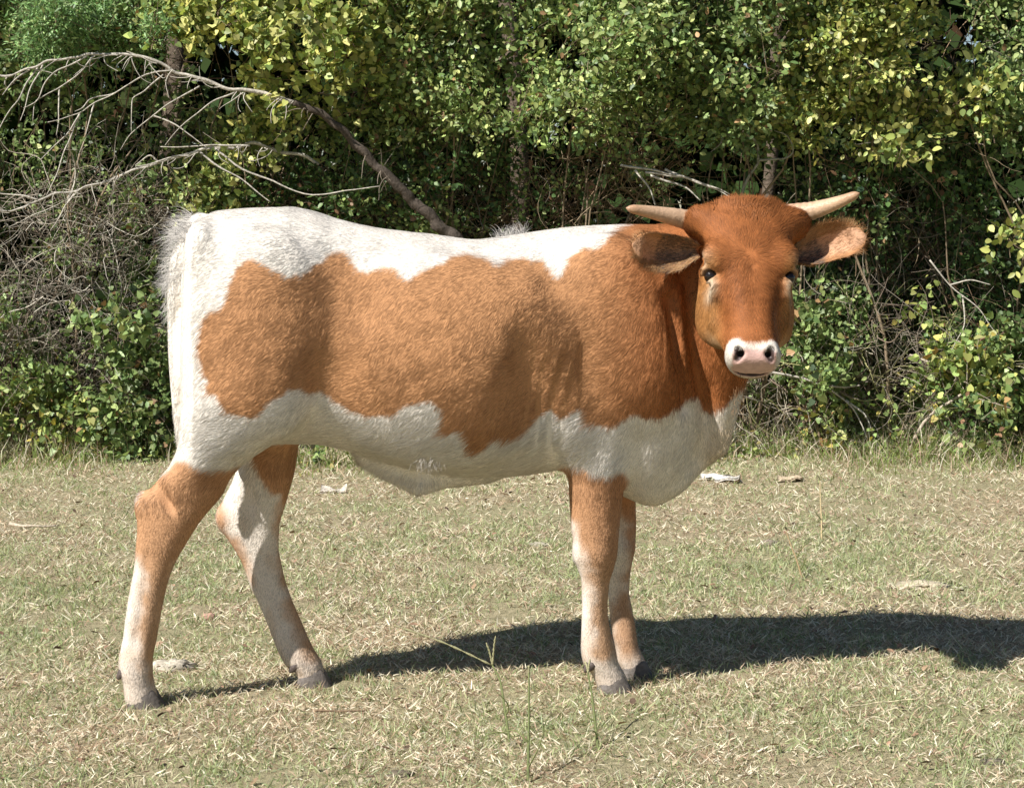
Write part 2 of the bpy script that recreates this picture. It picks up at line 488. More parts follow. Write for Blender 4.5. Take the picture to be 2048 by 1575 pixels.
def shrub(name, label, cat, blobs, shape, size, kind, dens=1.0, per=11, stems=6, leaves=26, base=None, twig=(.20, .15, .10), group=None, hang=0.0):
    """one plant: crown of sprigs round its blobs (u, v, depth, ru, rv), stems up from its foot; its foremost leaves are parts of their own"""
    blobs = [(b[0], b[1], b[2] + DY, b[3], b[4]) for b in blobs]
    if base: base = (base[0], base[1], base[2] + DY)
    c0 = P3(*(base or (blobs[0][0], 900, blobs[0][2] + .15))[:2], (base or (0, 0, blobs[0][2] + .15))[2])
    root = empty(name, (c0[0], c0[1], 0))
    tag(root, label, cat, group)
    TV, TF = {'ovate': (LEAF_V, LEAF_F), 'heart': (HEART_V, HEART_F), 'lance': (LANCE_V, LANCE_F), 'small': (SMALL_V, SMALL_F)}[shape]
    wr = {'ovate': .58, 'heart': .85, 'lance': .3, 'small': .62}[shape]
    bag = Bag(); tw = Bag()
    LP, LX, LY, LZ, LS = [], [], [], [], []
    for (u, v, yy, ru, rv) in blobs:
        cen = P3(u, v, yy); R = np.array([ru / PXM, .5 * (ru + rv) / PXM * .8 + .08, rv / PXM])
        ns = int(.0210 * ru * rv * dens) + 4
        d = norm(rng.normal(0, 1, (ns, 3)) + np.array([-.1, -.75, .25]))
        rr = rng.uniform(.55, 1.08, ns) ** .7
        org = cen + d * R * rr[:, None]
        org[:, 1] += .34 * fbm(org, 4.2, 336, 2) + .22 * fbm(org, 11, 339, 1)
        g = fbm(org, 3.2, 330, 2) + .35 * fbm(org, 9, 334, 2) > rng.uniform(-.32, .26, ns)
        d, rr, org = d[g], rr[g], org[g]; ns = len(org)
        if ns == 0: continue
        org[:, 2] = np.maximum(org[:, 2], .03)
        sd = norm(d * .7 + np.array([0, -.15, .35 - hang]) + rng.normal(0, .55, (ns, 3)))
        sl = rng.uniform(.07, .19, ns) * (size / .045) ** .6
        for q in range(0, ns, 2):
            pts = np.stack([org[q] - sd[q] * sl[q] * .5, org[q] + rng.normal(0, .008, 3), org[q] + sd[q] * sl[q]])
            Vt, Ft = tube_arrays(pts, [.0022, .0018, .0009], 3, False)
            tw.add(Vt, Ft, np.array(twig) * rng.uniform(.6, 1.5))
        for k in range(per):
            t = (k + rng.random(ns)) / per
            p = org + sd * (sl * t)[:, None] + rng.normal(0, .012 + size * .15, (ns, 3))
            p[:, 2] = np.maximum(p[:, 2], .012)
            X, Y, Z = leaf_axes(ns, sd * .6 + rng.normal(0, .5, (ns, 3)) + np.array([0, -.15, -.25 - hang]), FRONT * .75, .58)
            LP.append(p); LX.append(X); LY.append(Y); LZ.append(Z); LS.append(size * rng.uniform(.50, 1.12, ns) * (1 - .25 * t))
    LP, LX, LY, LZ, LS = map(np.concatenate, (LP, LX, LY, LZ, LS))
    # foremost large leaves become parts
    score = -LP[:, 1] + 6 * LS + rng.uniform(0, .25, len(LP))
    top = np.argsort(-score)[:leaves]
    mask = np.ones(len(LP), bool); mask[top] = False
    for q, i in enumerate(top):
        o = link_mesh("leaf", leaf_mesh(shape, kind, q % 5), root)
        M = np.eye(4); s = LS[i] * 1.12
        M[:3, 0], M[:3, 1], M[:3, 2] = LX[i] * s, LY[i] * s, LZ[i] * s
        M[:3, 3] = LP[i] - np.array(root.location)
        o.matrix_local = Matrix(M.tolist())
    n = mask.sum()
    V, F = stamp(TV, TF, LP[mask], LX[mask], LY[mask], LZ[mask], LS[mask] * wr, LS[mask], LS[mask] * .5)
    bag.add(V, F, np.repeat(palette(kind, n), len(TV), 0))
    fo = bag.build("foliage", M_LEAF, root); fo["kind"] = "stuff"
    to = tw.build("twigs", M_TWIG, root); to["kind"] = "stuff"
    for k in range(stems):
        b = blobs[k % len(blobs)]
        cen = P3(b[0] + rng.uniform(-.6, .6) * b[3], b[1] + rng.uniform(-.3, .5) * b[4], b[2] + rng.uniform(.0, .2))
        foot = np.array([c0[0] + rng.normal(0, .12), c0[1] + rng.normal(0, .08), -.03])
        w = rng.normal(0, .07, (4, 3))
        pts = np.stack([foot] + [foot + (cen - foot) * t + w[i] + np.array([0, 0, .12 * math.sin(t * 3.14)]) for i, t in enumerate((.28, .52, .76))] + [cen])
        r0 = rng.uniform(.004, .010)
        Vs, Fs = tube_arrays(curve_pts(pts, 16), np.linspace(r0, r0 * .35, 16), 6)
        mesh_obj("stem", put(root, Vs), Fs, M_TWIG, root, np.clip(np.array(twig) * rng.uniform(.7, 1.5), 0, .6), True)
    return root

def walk(start, heading, n, step, curl, grav):
    pts = [np.asarray(start, float)]; h = norm(heading)
    turn = rng.normal(0, 1, 3)
    for k in range(n):
        turn = .75 * turn + .6 * rng.normal(0, 1, 3)
        h = norm(h + curl * turn + np.array([0, 0, -grav]))
        q = pts[-1] + h * step
        if q[2] < .02: q[2] = .02; h[2] = abs(h[2])
        pts.append(q)
    return np.array(pts)

def tangle(name, label, regions, count, cols, rad=(.0011, .0028), grav=.05, curl=.30, steps=(8, 16), own=10):
    """dry vine stems: the boldest ones are parts, the thin rest one part"""
    regions = [(b[0], b[1], b[2] + DY, b[3], b[4]) for b in regions]
    r0 = regions[0]
    c0 = P3(r0[0], r0[1], r0[2])
    root = empty(name, (c0[0], c0[1], 0)); tag(root, label, "vines")
    bag = Bag()
    wts = np.array([r[3] * r[4] for r in regions], float); wts /= wts.sum()
    for i in range(count):
        u, v, yy, ru, rv = regions[rng.choice(len(regions), p=wts)]
        st = P3(u + rng.uniform(-1, 1) * ru, v + rng.uniform(-1, 1) * rv, yy + rng.uniform(-.12, .35))
        n = int(rng.integers(*steps))
        pts = walk(st, rng.normal(0, 1, 3) * np.array([1, .4, .8]) - np.array([0, 0, grav * 6]), n, rng.uniform(.018, .045), curl, grav)
        big = i < own
        r = rng.uniform(*rad) * (1.7 if big else 1.0)
        c = np.array(cols[rng.integers(0, len(cols))]) * rng.uniform(.6, 1.35)
        V, F = tube_arrays(pts, np.linspace(r, r * .5, len(pts)), 5 if big else 3, False)
        if big: mesh_obj("vine_stem", put(root, V), F, M_TWIG, root, np.clip(c, 0, .7), True)
        else: bag.add(V, F, np.clip(c, 0, .7))
    o = bag.build("thin_stems", M_TWIG, root); o["kind"] = "stuff"
    return root

def limb(root, pts_uv, y0, y1, r0, r1, col, name="limb", n=40, wob=.006, knots=True, sides=8, fwd=.2):
    y0 += DY - fwd; y1 += DY - fwd
    pts = np.array([P3(u, v, y0 + (y1 - y0) * i / (len(pts_uv) - 1)) for i, (u, v) in enumerate(pts_uv)])
    c = curve_pts(pts, n)
    c = c + np.stack([vnoise(c, 14, 300), vnoise(c, 14, 301), vnoise(c, 14, 302)], -1) * wob
    t = np.linspace(0, 1, n)
    r = (r0 + (r1 - r0) * t) * (1 + (.14 * vnoise(c, 40, 303) if knots else 0))
    V, F = tube_arrays(c, r, sides)
    if r0 > .015:
        ax = np.vstack([np.repeat(c, sides, 0), c[:1], c[-1:]])
        V = ax + (V - ax) * (1 + .24 * fbm(V, 60, 307)[:, None])
    cc = np.array(col) * (1 + .35 * fbm(V, 25, 305)[:, None])
    return mesh_obj(name, put(root, V), F, M_BARK, root, np.clip(cc, .02, .7), True)

def side_twigs(root, src, count, length, col, y, rng_l=(.3, 1.0)):
    """short forked twigs along a traced limb"""
    y += DY - .2
    pts = np.array([P3(u, v, y) for u, v in src])
    for k in range(count):
        a = pts[0] + (pts[-1] - pts[0]) * 0
        i = rng.integers(0, len(pts) - 1); f = rng.random()
        a = pts[i] * (1 - f) + pts[i + 1] * f
        w = walk(a, np.array([rng.uniform(-1, .2), rng.uniform(-.6, .3), rng.uniform(-1, .1)]), 7, length * rng.uniform(*rng_l) / 7, .2, .04)
        V, F = tube_arrays(w, np.linspace(.0026, .0011, 8), 4, False)
        mesh_obj("twig", put(root, V), F, M_TWIG, root, np.array(col) * rng.uniform(.7, 1.2))

def build_hedge():
    S = shrub
    S("vine_shrub", "yellow green heart leaved vine over the arching dead limb", "vine", [(470, 80, 3.95, 150, 95), (640, 130, 3.9, 130, 115), (760, 50, 3.9, 130, 85), (560, 260, 4.15, 110, 60), (480, -60, 4.0, 160, 80)], 'heart', .046, 'yellow', 1.0, 11, 7, 30)
    S("shrub", "olive green small leaved shrub above the bull's withers", "shrub", [(890, 80, 3.85, 140, 110), (1010, 210, 3.8, 130, 70), (860, 210, 4.1, 110, 70), (950, -60, 3.9, 170, 90), (780, 250, 4.2, 90, 60)], 'ovate', .040, 'privet', 1.1, 12, 7, 30)
    S("shrub", "pale olive shrub above the bull's left horn in the picture", "shrub", [(1150, 120, 3.7, 120, 110), (1130, 225, 3.7, 120, 50), (1300, 80, 3.8, 110, 100), (1320, 225, 3.85, 120, 75), (1220, -60, 3.8, 160, 90)], 'ovate', .042, 'privet', 1.1, 12, 7, 30)
    S("shrub", "bright green shrub directly above the bull's head", "shrub", [(1480, 160, 3.75, 110, 120), (1420, 50, 3.75, 130, 90), (1560, 60, 3.75, 110, 90), (1500, 260, 4.0, 90, 50), (1480, -80, 3.8, 170, 90)], 'ovate', .043, 'green', 1.1, 12, 7, 30)
    S("shrub", "yellow green shrub at the upper right above the raised horn", "shrub", [(1660, 110, 3.75, 120, 110), (1770, 90, 3.85, 100, 100), (1660, 240, 3.95, 120, 70), (1790, 240, 4.0, 100, 70), (1700, -70, 3.8, 170, 90)], 'ovate', .043, 'yellow', 1.0, 12, 7, 30)
    S("shrub", "green shrub in the top right corner below the patch of sky", "shrub", [(2030, 40, 4.2, 60, 90), (1960, 250, 4.1, 100, 90), (2060, 170, 4.0, 80, 100), (2010, -80, 4.1, 130, 70)], 'ovate', .045, 'green', 1.0, 11, 5, 24)
    S("shrub", "mixed green shrub in the top left corner", "shrub", [(20, 50, 4.1, 100, 80), (290, 60, 4.05, 110, 80), (100, 210, 4.35, 140, 90), (300, 220, 4.4, 120, 80), (150, -60, 4.1, 200, 80)], 'ovate', .046, 'green', .95, 11, 6, 26)
    S("cedar", "feathery light green cedar sprays at the upper left", "cedar", [(120, 85, 3.72, 60, 42), (215, 70, 3.75, 55, 45), (330, 105, 3.85, 60, 35), (160, 40, 3.8, 80, 40)], 'lance', .038, 'cedar', 3.2, 26, 4, 20)
    S("vine_shrub", "bright heart leaved vine left of the bull's tail", "vine", [(280, 650, 3.9, 85, 75), (320, 570, 4.0, 60, 60), (300, 740, 4.0, 80, 70), (270, 430, 4.1, 40, 60)], 'heart', .042, 'green', .95, 10, 6, 26)
    S("weed", "low leafy weeds on the left at the thicket's foot", "weeds", [(50, 815, 3.85, 90, 60), (160, 850, 3.8, 90, 45), (100, 770, 3.9, 70, 50), (-60, 830, 3.85, 80, 60)], 'heart', .040, 'autumn', .75, 8, 6, 24)
    S("weed", "low leafy weeds just behind the bull's hind leg", "weeds", [(250, 850, 3.8, 80, 50), (340, 860, 3.8, 80, 45), (430, 865, 3.85, 70, 40), (640, 905, 3.85, 90, 35), (540, 880, 3.9, 80, 40)], 'heart', .036, 'green', 1.0, 9, 6, 24)
    S("shrub", "green leaves at the left edge of the picture beneath the pale limb", "shrub", [(15, 630, 4.1, 70, 80), (30, 300, 4.2, 80, 80), (-110, 500, 4.1, 100, 160), (-120, 200, 4.1, 100, 160)], 'ovate', .042, 'green', .8, 10, 5, 22)
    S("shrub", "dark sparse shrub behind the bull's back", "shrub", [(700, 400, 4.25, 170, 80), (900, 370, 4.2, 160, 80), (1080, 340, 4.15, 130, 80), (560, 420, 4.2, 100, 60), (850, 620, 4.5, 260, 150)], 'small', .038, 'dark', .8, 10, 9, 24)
    S("vine_shrub", "small bright leaved vine above the bull's rump", "vine", [(420, 405, 4.0, 60, 45), (500, 320, 4.05, 60, 40), (420, 330, 4.3, 80, 60)], 'heart', .042, 'yellow', .9, 9, 4, 20)
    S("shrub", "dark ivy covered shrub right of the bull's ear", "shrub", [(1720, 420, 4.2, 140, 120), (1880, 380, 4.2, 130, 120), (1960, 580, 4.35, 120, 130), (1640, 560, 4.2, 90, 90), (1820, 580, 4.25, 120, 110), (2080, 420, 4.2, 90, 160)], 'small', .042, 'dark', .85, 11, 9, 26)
    S("bramble", "green bramble beside the bull's cheek on the right", "bramble", [(1620, 640, 4.0, 90, 70), (1740, 700, 3.95, 100, 80), (1640, 780, 3.9, 110, 70), (1560, 740, 4.0, 60, 80)], 'heart', .042, 'green', .95, 9, 9, 28)
    S("weed", "yellowing weeds at the foot of the thicket right of the bull", "weeds", [(1560, 870, 3.8, 80, 55), (1680, 870, 3.78, 90, 50), (1790, 840, 3.8, 100, 70), (1740, 900, 3.75, 80, 30), (1850, 760, 3.82, 90, 80), (1800, 660, 3.9, 80, 60)], 'heart', .043, 'autumn', .75, 8, 8, 28)
    S("sapling", "thin pale stemmed sapling with yellow leaves near the right edge", "sapling", [(1925, 760, 3.7, 75, 50), (1960, 720, 3.7, 50, 40), (1900, 810, 3.7, 50, 35)], 'heart', .046, 'autumn', .85, 8, 3, 22, base=(1932, 935, 3.72), twig=(.45, .38, .30))
    S("weed", "green leafy weeds in the lower right corner of the thicket", "weeds", [(2020, 850, 3.8, 70, 70), (2000, 740, 3.85, 50, 80), (2120, 830, 3.8, 80, 90), (1880, 890, 3.8, 70, 35)], 'heart', .042, 'green', .95, 9, 6, 22)
    S("shrub", "overhanging branch with long bright leaves at the upper right", "shrub", [(1950, 140, 3.6, 45, 22), (1945, 200, 3.62, 35, 20), (1790, 310, 3.7, 30, 20), (2040, 480, 3.65, 28, 30)], 'ovate', .060, 'yellow', 2.0, 9, 3, 18, base=(2060, 900, 4.0))
    S("shrub", "dense green shrub past the left edge of the picture", "shrub", [(-330, 150, 4.1, 180, 150), (-330, 420, 4.1, 180, 150), (-330, 720, 4.0, 180, 160), (-620, 300, 4.2, 170, 230), (-620, 720, 4.1, 170, 160), (-330, -80, 4.1, 180, 90)], 'small', .055, 'green', .45, 9, 6, 12)
    S("shrub", "dense green shrub past the right edge of the picture", "shrub", [(2330, 150, 4.1, 170, 150), (2330, 420, 4.1, 170, 150), (2330, 720, 4.0, 170, 160), (2620, 300, 4.2, 170, 230), (2620, 720, 4.1, 170, 160), (2330, -80, 4.1, 170, 90)], 'small', .055, 'green', .45, 9, 6, 12)
    # curtain of small leaved creeper filling the wall down to the ground
    for (lab, u0, u1, kd) in (("small leaved creeper curtain at the far left of the thicket", -150, 330, 'green'), ("small leaved creeper curtain behind the bull's rump and back", 330, 850, 'privet'),
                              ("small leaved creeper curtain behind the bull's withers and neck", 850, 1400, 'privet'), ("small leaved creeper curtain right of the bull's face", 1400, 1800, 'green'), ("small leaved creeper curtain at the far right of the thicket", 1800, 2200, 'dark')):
        bl = []
        for u in np.arange(u0 + 50, u1, 105):
            for v in (290, 390, 500, 610, 720, 830):
                bl.append((u + rng.uniform(-45, 45), v + rng.uniform(-45, 45), 4.12 + rng.uniform(-.18, .25) - .25 * (v > 700), rng.uniform(40, 75), rng.uniform(35, 65)))
        S("creeper", lab, "creeper", bl, 'small', .036, kd, .60, 8, 10, 24, group="creepers over the thicket wall")
    grey = [(.30, .26, .21), (.22, .18, .14), (.40, .35, .28), (.16, .12, .09)]
    brown = [(.20, .13, .08), (.28, .19, .12), (.14, .09, .06), (.34, .26, .17)]
    tangle("vine_tangle", "grey tangle of dry vines left of the bull's rump", [(120, 480, 3.72, 150, 110), (230, 420, 3.8, 110, 80), (70, 620, 3.75, 100, 90), (200, 680, 3.78, 130, 110)], 900, grey + [(.48, .44, .37)], own=14, grav=.02, curl=.34)
    tangle("vine_tangle", "brown dry vine tangle above the bull's shoulder", [(1190, 370, 4.0, 110, 75), (1280, 330, 4.0, 90, 70), (1050, 400, 4.3, 140, 60)], 420, brown, own=12, grav=.03, curl=.36)
    tangle("hanging_vines", "hanging dead vines over the dark hollow on the right", [(1800, 480, 4.1, 150, 180), (1950, 520, 4.2, 120, 180), (1650, 450, 4.1, 110, 130)], 620, brown + grey[:2], own=12, grav=.12, curl=.20, steps=(10, 22))
    tangle("hanging_vines", "hanging dead vines behind the bull's back and rump", [(650, 380, 4.3, 180, 80), (900, 400, 4.3, 160, 80), (430, 440, 4.2, 120, 90), (480, 330, 4.1, 100, 60)], 520, brown + grey, own=12, grav=.08, curl=.24, steps=(10, 20))
    tangle("vine_tangle", "pale dry stems through the bramble at lower right", [(1640, 700, 3.8, 130, 120), (1800, 780, 3.75, 130, 110), (1930, 740, 3.75, 90, 70), (1560, 830, 3.8, 70, 80)], 620, grey + [(.36, .34, .16), (.50, .44, .34)], own=14, grav=-.02, curl=.20)
    tangle("vine_tangle", "dry stems through the weeds at lower left", [(100, 760, 3.85, 120, 90), (300, 780, 3.85, 110, 90)], 420, grey, own=10, grav=-.02, curl=.24)
    tangle("vine_tangle", "twigs among the sunlit canopy along the top", [(600, 150, 4.0, 300, 140), (1100, 200, 3.95, 350, 120), (1700, 180, 3.95, 300, 150), (200, 150, 4.1, 220, 140)], 360, brown + grey[:2], own=10, grav=.04, curl=.28)

    # deep mass of the wood behind
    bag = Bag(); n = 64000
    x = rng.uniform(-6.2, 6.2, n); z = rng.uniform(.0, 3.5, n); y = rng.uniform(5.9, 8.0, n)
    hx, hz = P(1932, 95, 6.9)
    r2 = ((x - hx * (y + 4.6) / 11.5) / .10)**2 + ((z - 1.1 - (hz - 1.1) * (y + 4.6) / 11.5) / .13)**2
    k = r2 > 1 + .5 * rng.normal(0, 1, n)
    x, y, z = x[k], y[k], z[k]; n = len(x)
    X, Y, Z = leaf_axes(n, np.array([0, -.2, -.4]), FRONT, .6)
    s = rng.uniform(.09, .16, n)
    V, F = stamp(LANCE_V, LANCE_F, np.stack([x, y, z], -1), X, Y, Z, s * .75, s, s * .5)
    bag.add(V, F, np.repeat(palette('dark', n) * .35, 4, 0))  # leaf colour darkened to paint in the wood's deep shade
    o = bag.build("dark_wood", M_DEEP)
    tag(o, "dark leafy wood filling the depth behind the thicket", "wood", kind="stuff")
    # trunks in the dark
    for (u, y, r, lean, lab) in ((1500, 5.9, .035, .05, "thin dark trunk behind the bull's head"), (1880, 6.5, .08, -.04, "ivy wrapped dark trunk on the right of the thicket"), (330, 5.7, .06, .03, "shaded grey trunk behind the vines on the left"), (1060, 5.8, .05, -.06, "slim dark trunk behind the bull's withers")):
        x0, _ = P(u, 700, y)
        t = empty("tree", (float(x0), y, 0)); tag(t, lab, "tree")
        zz = np.linspace(-.05, 3.4, 24)
        c = np.stack([x0 + lean * zz + .03 * np.sin(zz * 2.2 + u), np.full(24, y) + .03 * np.cos(zz * 1.7), zz], -1)
        V, F = tube_arrays(c, np.linspace(r * 1.2, r * .6, 24), 10)
        mesh_obj("trunk", put(t, V), F, M_BARK, t, np.clip(np.array([.13, .10, .075]) * (1 + .4 * fbm(V, 18, 310)[:, None]), .02, .5), True)
        for q in range(4):
            a = c[10 + q * 3]
            w = walk(a, np.array([rng.uniform(-1, 1), -.4, .5]), 10, .07, .15, -.02)
            V, F = tube_arrays(w, np.linspace(r * .3, r * .08, 11), 6)
            mesh_obj("branch", put(t, V), F, M_BARK, t, np.array([.14, .11, .08]), True)

    # the arching dead limb
    PALE = (.46, .42, .36); BARK = (.085, .068, .055)
    main = [(935, 505), (905, 470), (850, 428), (800, 380), (740, 320), (690, 268), (640, 226), (590, 203)]
    out = [(590, 203), (530, 192), (470, 183), (420, 165), (360, 145), (330, 133), (280, 115), (230, 110), (170, 113), (110, 118), (60, 138), (15, 152), (-60, 138)]
    b0 = P3(960, 900, 3.9 + DY)
    L = empty("dead_limb", (b0[0], b0[1], 0)); tag(L, "arching dead limb with bare drooping twigs at upper left", "branch")
    limb(L, [(1010, 640), (970, 560)] + main, 3.95, 3.72, .035, .013, BARK, n=110, wob=.012, sides=16)
    limb(L, out, 3.72, 3.6, .0092, .0036, PALE, n=80, wob=.014)
    tl = [[(75, 135), (55, 165), (40, 195), (20, 220), (0, 255), (-15, 290)], [(175, 113), (140, 130), (110, 145), (90, 165), (75, 200), (45, 215)], [(185, 116), (165, 140), (120, 175), (90, 190), (70, 205), (66, 240)],
          [(345, 140), (300, 147), (230, 185), (190, 205), (160, 225), (130, 235), (95, 243)], [(160, 225), (150, 250), (140, 275), (125, 310), (115, 345), (100, 375), (92, 390)], [(160, 228), (140, 260), (100, 300), (80, 320)],
          [(325, 150), (290, 180), (265, 200), (263, 265)], [(400, 172), (340, 205), (305, 232), (260, 270), (240, 300)], [(305, 232), (340, 245), (380, 270), (415, 295)], [(470, 186), (430, 200), (390, 230), (360, 255), (330, 290)],
          [(120, 175), (118, 220), (112, 270)], [(230, 185), (180, 200), (165, 215), (150, 222)], [(60, 140), (30, 160), (5, 190)], [(85, 130), (60, 180), (40, 240)], [(190, 207), (180, 240), (172, 270)]]
    for q in tl:
        limb(L, q, 3.64, 3.58, .0042, .0016, PALE, "twig", 22, .004, sides=5)
    side_twigs(L, out, 40, .16, PALE, 3.63)
    side_twigs(L, [(590, 203), (700, 280), (800, 380)], 10, .16, (.22, .18, .14), 3.7)
    # the lower pale limb
    low = [(545, 300), (510, 291), (470, 292), (420, 297), (380, 310), (320, 325), (260, 345), (200, 365), (150, 385), (110, 388), (75, 400), (40, 415), (0, 425), (-60, 440)]
    b0 = P3(545, 900, 3.8 + DY)
    L = empty("dead_limb", (b0[0], b0[1], 0)); tag(L, "lower pale dead limb reaching the left edge above the vine tangle", "branch")
    limb(L, [(640, 330), (600, 312)] + low, 4.1, 3.6, .0088, .0038, PALE, n=80, wob=.014)
    for q in [[(75, 400), (30, 388), (0, 385), (-40, 375)], [(150, 386), (130, 410), (115, 440), (100, 460)], [(400, 303), (440, 335), (480, 355), (510, 380), (540, 405)], [(430, 297), (480, 335), (540, 360), (600, 385), (640, 390), (700, 380), (760, 372)],
              [(320, 326), (300, 310), (270, 330)], [(500, 292), (440, 290), (380, 293), (320, 294)], [(380, 310), (330, 318), (290, 330), (270, 333)], [(200, 367), (170, 372), (130, 410)]]:
        limb(L, q, 3.66, 3.62, .0050, .0020, PALE, "twig", 22, .005, sides=5)
    side_twigs(L, low, 30, .13, PALE, 3.63)
    # stump branch by the poll and the loose sticks
    LICH = (.27, .26, .21)
    b0 = P3(1490, 900, 3.8 + DY)
    L = empty("dead_sapling", (b0[0], b0[1], 0)); tag(L, "crooked lichen covered dead sapling rising behind the bull's poll", "sapling")
    limb(L, [(1470, 880), (1478, 600), (1483, 390), (1500, 350), (1519, 320), (1516, 290), (1490, 268), (1440, 270)], 3.85, 3.7, .012, .005, LICH, "stem", 40, fwd=-.05)
    limb(L, [(1519, 320), (1560, 320), (1585, 300), (1575, 272), (1550, 262)], 3.72, 3.7, .006, .002, LICH, "branch", 22, sides=6, fwd=-.05)
    limb(L, [(1450, 268), (1440, 290), (1422, 305)], 3.7, 3.68, .004, .002, LICH, "branch", 12, sides=5, fwd=-.05)
    for (lab, pts, r) in (("bundle of bleached dead sticks left of the bull's poll", [[(1240, 330), (1330, 345), (1400, 365), (1460, 388)], [(1290, 345), (1350, 352), (1420, 375), (1470, 398)], [(1330, 338), (1380, 360), (1440, 380)], [(1300, 352), (1370, 375), (1400, 400)], [(1270, 340), (1300, 380), (1310, 410)]], .006),
                          ("pale bare stick slanting down right of the muzzle", [[(1530, 742), (1600, 755), (1660, 780), (1700, 810), (1722, 845), (1735, 880)], [(1690, 800), (1730, 830), (1745, 865)], [(1640, 770), (1690, 775), (1720, 770)]], .006),
                          ("bare forked stick in front of the dark hollow on the right", [[(1860, 520), (1900, 570), (1960, 620), (2000, 680)], [(1900, 570), (1940, 560), (1980, 570)], [(1925, 590), (1930, 640), (1905, 700)]], .004)):
        b0 = P3(pts[0][0][0], 900, 3.7 + DY)
        L = empty("dead_stick", (b0[0], b0[1], 0)); tag(L, lab, "stick")
        for q in pts: limb(L, q, 3.68, 3.64, r, r * .4, PALE, "stick", 20, .004, sides=6, fwd=.05)
if "hedge" not in SKIP: build_hedge()
# ------------------------------------------------------------------ the young bull: one continuous body mesh
def smin(a, b, k):
    h = np.clip(0.5 + 0.5 * (b - a) / k, 0, 1)
    return b + (a - b) * h - k * h * (1 - h)

def ell_d(x, y, z, c, r, R=None, n=2.0):
    dx, dy, dz = x - c[0], y - c[1], z - c[2]
    if R is not None:
        dx, dy, dz = (R[0][0]*dx + R[0][1]*dy + R[0][2]*dz, R[1][0]*dx + R[1][1]*dy + R[1][2]*dz, R[2][0]*dx + R[2][1]*dy + R[2][2]*dz)
    q = (np.abs(dx / r[0])**n + np.abs(dy / r[1])**n + np.abs(dz / r[2])**n) ** (1 / n) + 1e-6
    return np.sqrt(dx*dx + dy*dy + dz*dz) * (1 - 1 / q) - 0.0

def chain_d(x, y, z, pts, rads, ys=1.0):
    """tapering chain; ys squeezes it sideways"""
    d = None
    for a, b, ra, rb in zip(pts[:-1], pts[1:], rads[:-1], rads[1:]):
        a = np.asarray(a, float); b = np.asarray(b, float); ab = b - a
        px, py, pz = x - a[0], y - a[1], z - a[2]
        t = np.clip((px*ab[0] + py*ab[1] + pz*ab[2]) / (ab @ ab), 0, 1)
        e = np.sqrt((px - t*ab[0])**2 + ((py - t*ab[1]) / ys)**2 + (pz - t*ab[2])**2) - (ra + (rb - ra) * t)
        d = e if d is None else np.minimum(d, e)
    return d

def cyf(x):                                   # the body's centre line, turned a little away from the camera at the front
    return _cy(x)
_cy = spline([-0.9, -0.62, -0.3, 0.0, 0.25, 0.36, 0.44, 0.52, 0.62], [-0.045, -0.005, 0.035, 0.075, 0.108, 0.112, 0.095, 0.06, 0.04])

# trunk and neck: u, top row, bottom row, half width, waist (positive: wider below), squareness
TR = np.array([
    [366, 585, 770, .030, .0, 2.0], [371, 545, 820, .075, .0, 2.1], [379, 500, 855, .115, .0, 2.2], [392, 458, 875, .138, .0, 2.3],
    [410, 434, 885, .150, .0, 2.3], [440, 421, 888, .163, .0, 2.3], [510, 417, 888, .176, .0, 2.3], [580, 414, 886, .180, .02, 2.3],
    [620, 420, 886, .178, .05, 2.25], [680, 440, 896, .180, .08, 2.2], [760, 457, 918, .195, .10, 2.2], [850, 467, 938, .210, .10, 2.2],
    [950, 477, 950, .214, .08, 2.2], [1010, 472, 950, .208, .06, 2.2], [1050, 466, 946, .200, .05, 2.2], [1130, 455, 938, .180, .05, 2.2],
    [1200, 450, 955, .160, .02, 2.2], [1260, 448, 985, .160, -.02, 2.15], [1310, 448, 1000, .161, -.08, 2.2], [1350, 449, 985, .154, -.16, 2.2],
    [1385, 450, 950, .122, -.26, 2.1], [1420, 452, 932, .096, -.38, 2.0], [1450, 456, 898, .090, -.4, 2.0], [1470, 462, 845, .085, -.35, 2.0],
    [1492, 470, 775, .080, -.2, 2.0], [1525, 490, 690, .065, .0, 2.0], [1550, 530, 640, .03, .0, 2.0]])
_u = TR[:, 0]
_x0 = (_u - 1024) / FPX * 4.65
TRx, TRt = P(_u, TR[:, 1], cyf(_x0)); _, TRb = P(_u, TR[:, 2], cyf(_x0))
f_top, f_bot = spline(TRx, TRt), spline(TRx, TRb)
f_w, f_e, f_n = spline(TRx, TR[:, 3]), spline(TRx, TR[:, 4]), spline(TRx, TR[:, 5])

def trunk_d(x, y, z):
    zt, zb, w, e, n = f_top(x), f_bot(x), f_w(x), f_e(x), f_n(x)
    zc = (zt + zb) / 2; h = (zt - zb) / 2
    b = (z - zc) / h
    dy = y - cyf(x)
    a = dy / (w * (1 - e * np.clip(b, -1, 1)))
    q = (np.abs(a)**n + np.abs(b)**n) ** (1 / n) + 1e-6
    d = np.sqrt(dy*dy + (z - zc)**2) * (1 - 1 / q)
    out = np.maximum(TRx[0] - x, x - TRx[-1])
    return np.where(out > 0, np.maximum(d, 0) + out, d)

